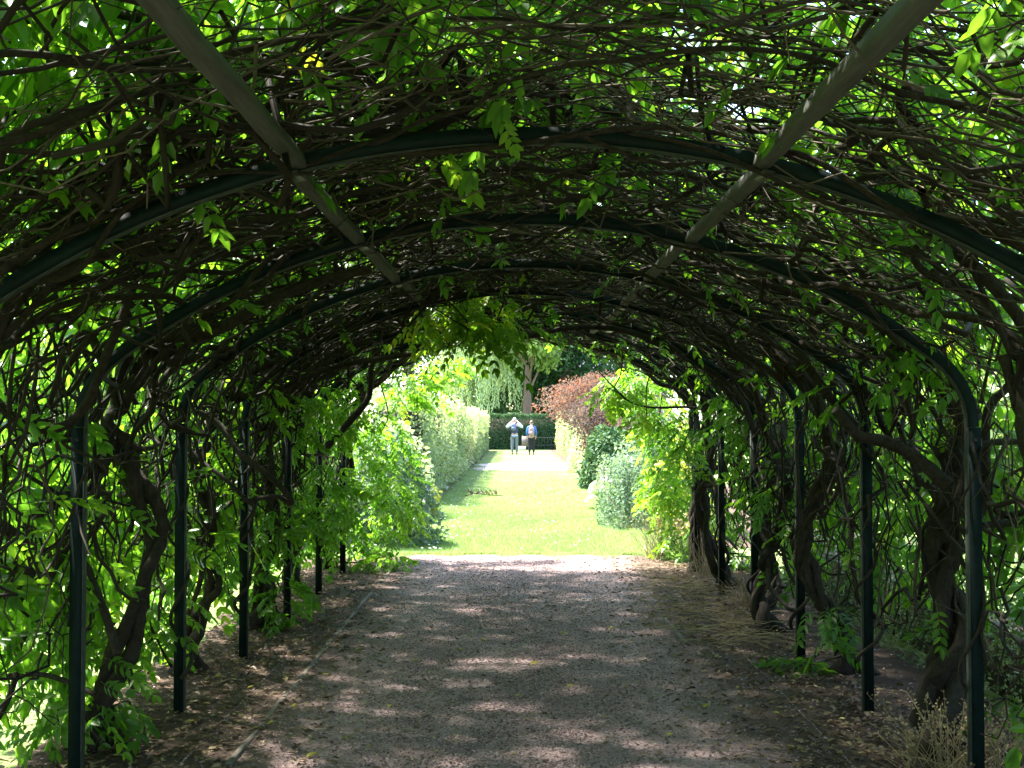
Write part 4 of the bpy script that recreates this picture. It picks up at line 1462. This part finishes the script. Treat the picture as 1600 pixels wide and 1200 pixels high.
# ------------------------------------------------------------------ small things on the ground
# gravel chips on the path
def chips(n, x0, x1, y0, y1, z, s0, s1):
    u = rng.random(n)
    y = y0 * (y1 / y0) ** u                               # denser near the camera
    x = np.clip(rng.normal((x0 + x1) / 2, (x1 - x0) * .23, n), x0, x1)
    sc = rng.uniform(s0, s1, n)
    q = rng.normal(0, 1, (n, 4, 3)) * .35 + np.array([[1, 0, 0], [-.6, .8, 0], [-.6, -.8, 0], [0, 0, .75]])
    V = np.stack([x, y, np.full(n, z)], -1)[:, None] + q * sc[:, None, None] * np.array([1, 1, .7])
    i = (np.arange(n) * 4)[:, None]
    f = np.concatenate([i + np.array([[0, 1, 3]]), i + np.array([[1, 2, 3]]), i + np.array([[2, 0, 3]]), i + np.array([[0, 2, 1]])], 1).reshape(-1, 3)
    mb = MB()
    mb.add(V.reshape(-1, 3), f, np.repeat(rng.random(n) ** 1.3, 4))
    return mb


o = chips(80000, -1.5, 1.5, 4.6, 14.9, .029, .0035, .009).build('gravel', M['stone'], None, False, 'stuff')
o.parent = path
o = chips(22000, -2.6, 2.6, 4.6, 14.6, .016, .004, .013).build('soil_crumbs', M['stone'], None, False, 'stuff')
o.parent = soil

# leaf litter
def litter(n, xs, y0, y1, z, l0, l1, mat, name, tl=0, th=.9, tilt=.35):
    y = y0 * (y1 / y0) ** rng.random(n)
    x = xs(n)
    P = np.stack([x, y, z + rng.uniform(0, .012, n)], -1)
    a = rng.uniform(0, 6.283, n)
    D = np.stack([np.cos(a), np.sin(a), rng.normal(0, tilt * .5, n)], -1)
    N = np.array([0, 0, 1.0]) + rng.normal(0, tilt, (n, 3))
    l = rng.uniform(l0, l1, n)
    mb = MB()
    mb.leaflets(P, D, N, l, l * rng.uniform(.35, .55, n), rng.uniform(tl, th, n), .25, .2)
    return mb


def two_sides(n):
    x = np.where(rng.random(n) < .5, rng.normal(-1.7, .38, n), rng.normal(1.6, .38, n))
    return np.clip(x, -2.7, 2.8)


tag(litter(9000, two_sides, 4.6, 14.6, .027, .02, .055, M['litter'], 'l').build('leaf_litter', M['litter'], None, False, 'stuff'), 'brown dry leaf litter on the soil beside the path', 'leaf litter')
tag(litter(1500, lambda n: rng.uniform(-1.25, 1.15, n), 4.6, 14.8, .032, .012, .04, M['litter'], 'l', 0, .95).build('leaf_litter', M['litter'], None, False, 'stuff'), 'scattered dry leaf bits lying on the gravel path', 'leaf litter')
fl = []
for q in range(4):
    mb = MB()
    mb.leaflets(np.array([[-.025, 0, .004]]), np.array([[1.0, 0, .08]]), np.array([[.1, .1 * q - .15, 1.0]]), np.array([.055]), np.array([.026]), np.array([.25 * q]), .22, .25)
    mb.tube([(-.025, 0, .004), (-.05, .004, .003)], .001, 3)
    fl.append(mb.mesh('fallen_leaf', M['yellow_leaf']))
for (px, py) in [(505, 1080), (570, 1105), (425, 1137), (610, 1110), (755, 1006), (835, 1043), (890, 1078), (650, 1037), (735, 1000), (880, 995), (955, 986), (1150, 1080), (540, 1160), (490, 1188), (810, 1093), (625, 1000), (680, 1160), (510, 1060), (460, 1110), (1045, 1155), (970, 1030), (560, 1020), (1100, 1110), (1210, 1120), (395, 1080), (345, 1065), (300, 1135), (720, 1020)]:
    Y = 3100.0 / (py - 662)
    o = bpy.data.objects.new('fallen_leaf', fl[rng.integers(0, 4)])
    COL.objects.link(o)
    o.location = ((px - 806) / FPX * Y, Y, .032)
    o.rotation_euler = (rng.normal(0, .2), rng.normal(0, .2), rng.uniform(0, 6.28))
    o.scale = [rng.uniform(.7, 1.25)] * 3
    tag(o, 'single yellowed fallen leaf lying on the ground under the pergola', 'leaf', 'yellow fallen leaves under the pergola')

# straw and dry stalks on the right bed
mb = MB()
n = 420
y = rng.uniform(8.6, 13.6, n)
x = np.clip(rng.normal(1.55, .26, n), 1.0, 2.3)
a = rng.uniform(-.9, .9, n)
L = rng.uniform(.08, .32, n)
P = np.stack([x, y, .04 + rng.uniform(0, .05, n)], -1)
D = np.stack([np.cos(a) * L, np.sin(a) * L, rng.normal(0, .02, n)], -1)
Q = np.stack([P - D / 2, P + np.array([0, 0, .015]), P + D / 2], 1)
Q[..., 2] = np.maximum(Q[..., 2], .025)
mb.tubes(Q, np.full((n, 3), .0022), np.broadcast_to(np.array([0, 0, 1.0]), Q.shape), 3, rng.random(n))
tag(mb.build('straw', M['straw'], None, False, 'stuff'), 'pale straw strewn over the soil on the box-hedge side of the path', 'straw')


def grass_clump(c, n, h, spread, label, seed=True, mat='straw'):
    o = thing('dry_grass_clump', (c[0], c[1], 0), label, 'grass clump')
    mb, sd = MB(), MB()
    b = np.array([c[0], c[1], 0]) + np.stack([rng.normal(0, spread * .4, n), rng.normal(0, spread * .4, n), np.zeros(n)], -1)
    lean = np.stack([rng.normal(0, spread, n), rng.normal(0, spread, n), h * rng.uniform(.55, 1.1, n)], -1)
    P = np.stack([b + lean * t + np.array([0, 0, -.25 * h]) * (t ** 2) * (np.linalg.norm(lean[:, :2], axis=1) / max(spread, .01) * .3)[:, None] for t in np.linspace(0, 1, 5)], 1)
    P[..., 2] = np.maximum(P[..., 2], .01)
    mb.tubes(P, np.broadcast_to(np.linspace(.0028, .0012, 5), (n, 5)), np.broadcast_to(np.array([1.0, .3, 0]), P.shape), 3, rng.random(n))
    mb.build('stalks', M[mat], o, False, 'stuff')
    if seed:
        for q in range(7):
            t = P[:, 3] + (P[:, 4] - P[:, 3]) * (q / 6) + rng.normal(0, .006, (n, 3))
            sd.leaflets(t, rv(n) + np.array([0, 0, .6]), rv(n), np.full(n, .016), np.full(n, .012), rng.uniform(.2, .8, n))
        sd.build('seed_heads', M['straw'], o, False, 'stuff')
    return o


grass_clump(W(1500, 1190, 5.6)[:2], 60, .36, .16, 'dry grass clump with seed heads at the foot of the thick twisted vine')
grass_clump(W(1570, 1190, 5.5)[:2], 46, .32, .14, 'yellowing grass clump beside the post by the thick twisted vine')
grass_clump(W(1435, 1190, 5.75)[:2], 26, .26, .14, 'sparse dry grass tuft on the soil before the thick twisted vine')
grass_clump(W(1175, 960, 10.6)[:2], 70, .42, .16, 'dry grass clump by the low looping crossed vine stems', False)
grass_clump(W(1105, 900, 13.0)[:2], 80, .55, .18, 'tall dry grass clump at the tunnel mouth on the box-hedge side', False)
grass_clump(W(1025, 880, 14.6)[:2], 90, .6, .2, 'reddish dry grass clump standing where the lawn meets the tunnel', False)
grass_clump(W(1050, 850, 15.2)[:2], 90, .75, .2, 'tall feathery grass clump outside the tunnel mouth', True)

# lawn blades near the tunnel mouth and the daisies
n = 150000
y = 14.75 * (50 / 14.75) ** rng.random(n) - .35 * rng.random(n) ** 3
y = np.where(rng.random(n) < np.clip((y - 26) / 22, 0, 1), 14.9 + rng.random(n) * 9, y)
x = rng.uniform(-2.0, 2.4, n)
l = rng.uniform(.025, .055, n)
a = rng.uniform(0, 6.283, n)
mb = MB()
D = np.stack([np.cos(a) * .6, np.sin(a) * .6, np.full(n, 1.0)], -1)
V = np.stack([x, y, np.zeros(n)], -1)
S = np.stack([-np.sin(a), np.cos(a), 0 * a], -1) * .004
tip = V + nrm(D) * l[:, None]
i = (np.arange(n) * 3)[:, None]
patch = .45 + .25 * noise2(x * .9, y * .5, 1.0)
mb.add(np.stack([V - S, V + S, tip], 1).reshape(-1, 3), i + np.array([[0, 1, 2]]), np.clip(patch + rng.normal(0, .15, n), 0, 1))
# ragged turf edge spilling over the end of the path
m_ = 5200
x2 = rng.uniform(-1.9, 1.9, m_)
y2 = 15.0 - np.abs(rng.normal(0, 1, m_)) * (.12 + .16 * np.clip(noise2(x2 * 2.2, x2 * 0 + 2, 1.5), -.5, 1)) 
V2 = np.stack([x2, y2, np.full(m_, .024)], -1)
a2 = rng.uniform(0, 6.283, m_)
S2 = np.stack([-np.sin(a2), np.cos(a2), 0 * a2], -1) * .004
t2 = V2 + nrm(np.stack([np.cos(a2) * .7, np.sin(a2) * .7, np.ones(m_)], -1)) * rng.uniform(.03, .075, m_)[:, None]
mb.add(np.stack([V2 - S2, V2 + S2, t2], 1).reshape(-1, 3), (np.arange(m_) * 3)[:, None] + np.array([[0, 1, 2]]), rng.uniform(.2, .9, m_))
tag(mb.build('lawn_grass', M['grass'], None, False, 'stuff'), 'short mown grass blades of the lawn walk', 'grass')
n = 260
y = 15.2 * (45 / 15.2) ** rng.random(n)
x = np.where(rng.random(n) < .6, rng.normal(-1.1, .25, n), rng.uniform(-1.5, 1.8, n))
P = np.stack([x, y, np.full(n, .06)], -1)
mb = MB()
for q in range(5):
    a = q / 5 * 6.283
    mb.diamonds(P, np.tile([math.cos(a), math.sin(a), .1], (n, 1)), np.tile([0, -.3, 1.0], (n, 1)), np.full(n, .016), np.full(n, .012), .5)
tag(mb.build('daisies', M['daisy'], None, False, 'stuff'), 'white daisies dotted through the lawn walk', 'daisies')
# dead twiggy plant lying on the lawn
dt = thing('fallen_branchlet', (W(752, 775, 27)[0], 27, 0), 'small brown leafy branchlet lying on the lawn', 'twig')
mb = MB()
b = np.array([dt.location.x - .35, 27, .03])
C = catmull([b, b + (.25, .05, .05), b + (.5, .0, .02), b + (.8, .1, .0)], 4)
mb.tube(C, .008, 5)
mb.build('stem', M['bark'], dt)
mb = MB()
n = 36
t = rng.uniform(0, 1, n)
P = b + np.stack([t * .7, rng.normal(0, .06, n), rng.uniform(.0, .08, n)], -1)
mb.leaflets(P, rv(n) * .6 + np.array([0, 0, .9]), rv(n), np.full(n, .09), np.full(n, .035), rng.uniform(.2, .7, n))
mb.build('leaves', M['litter'], dt, False, 'stuff')
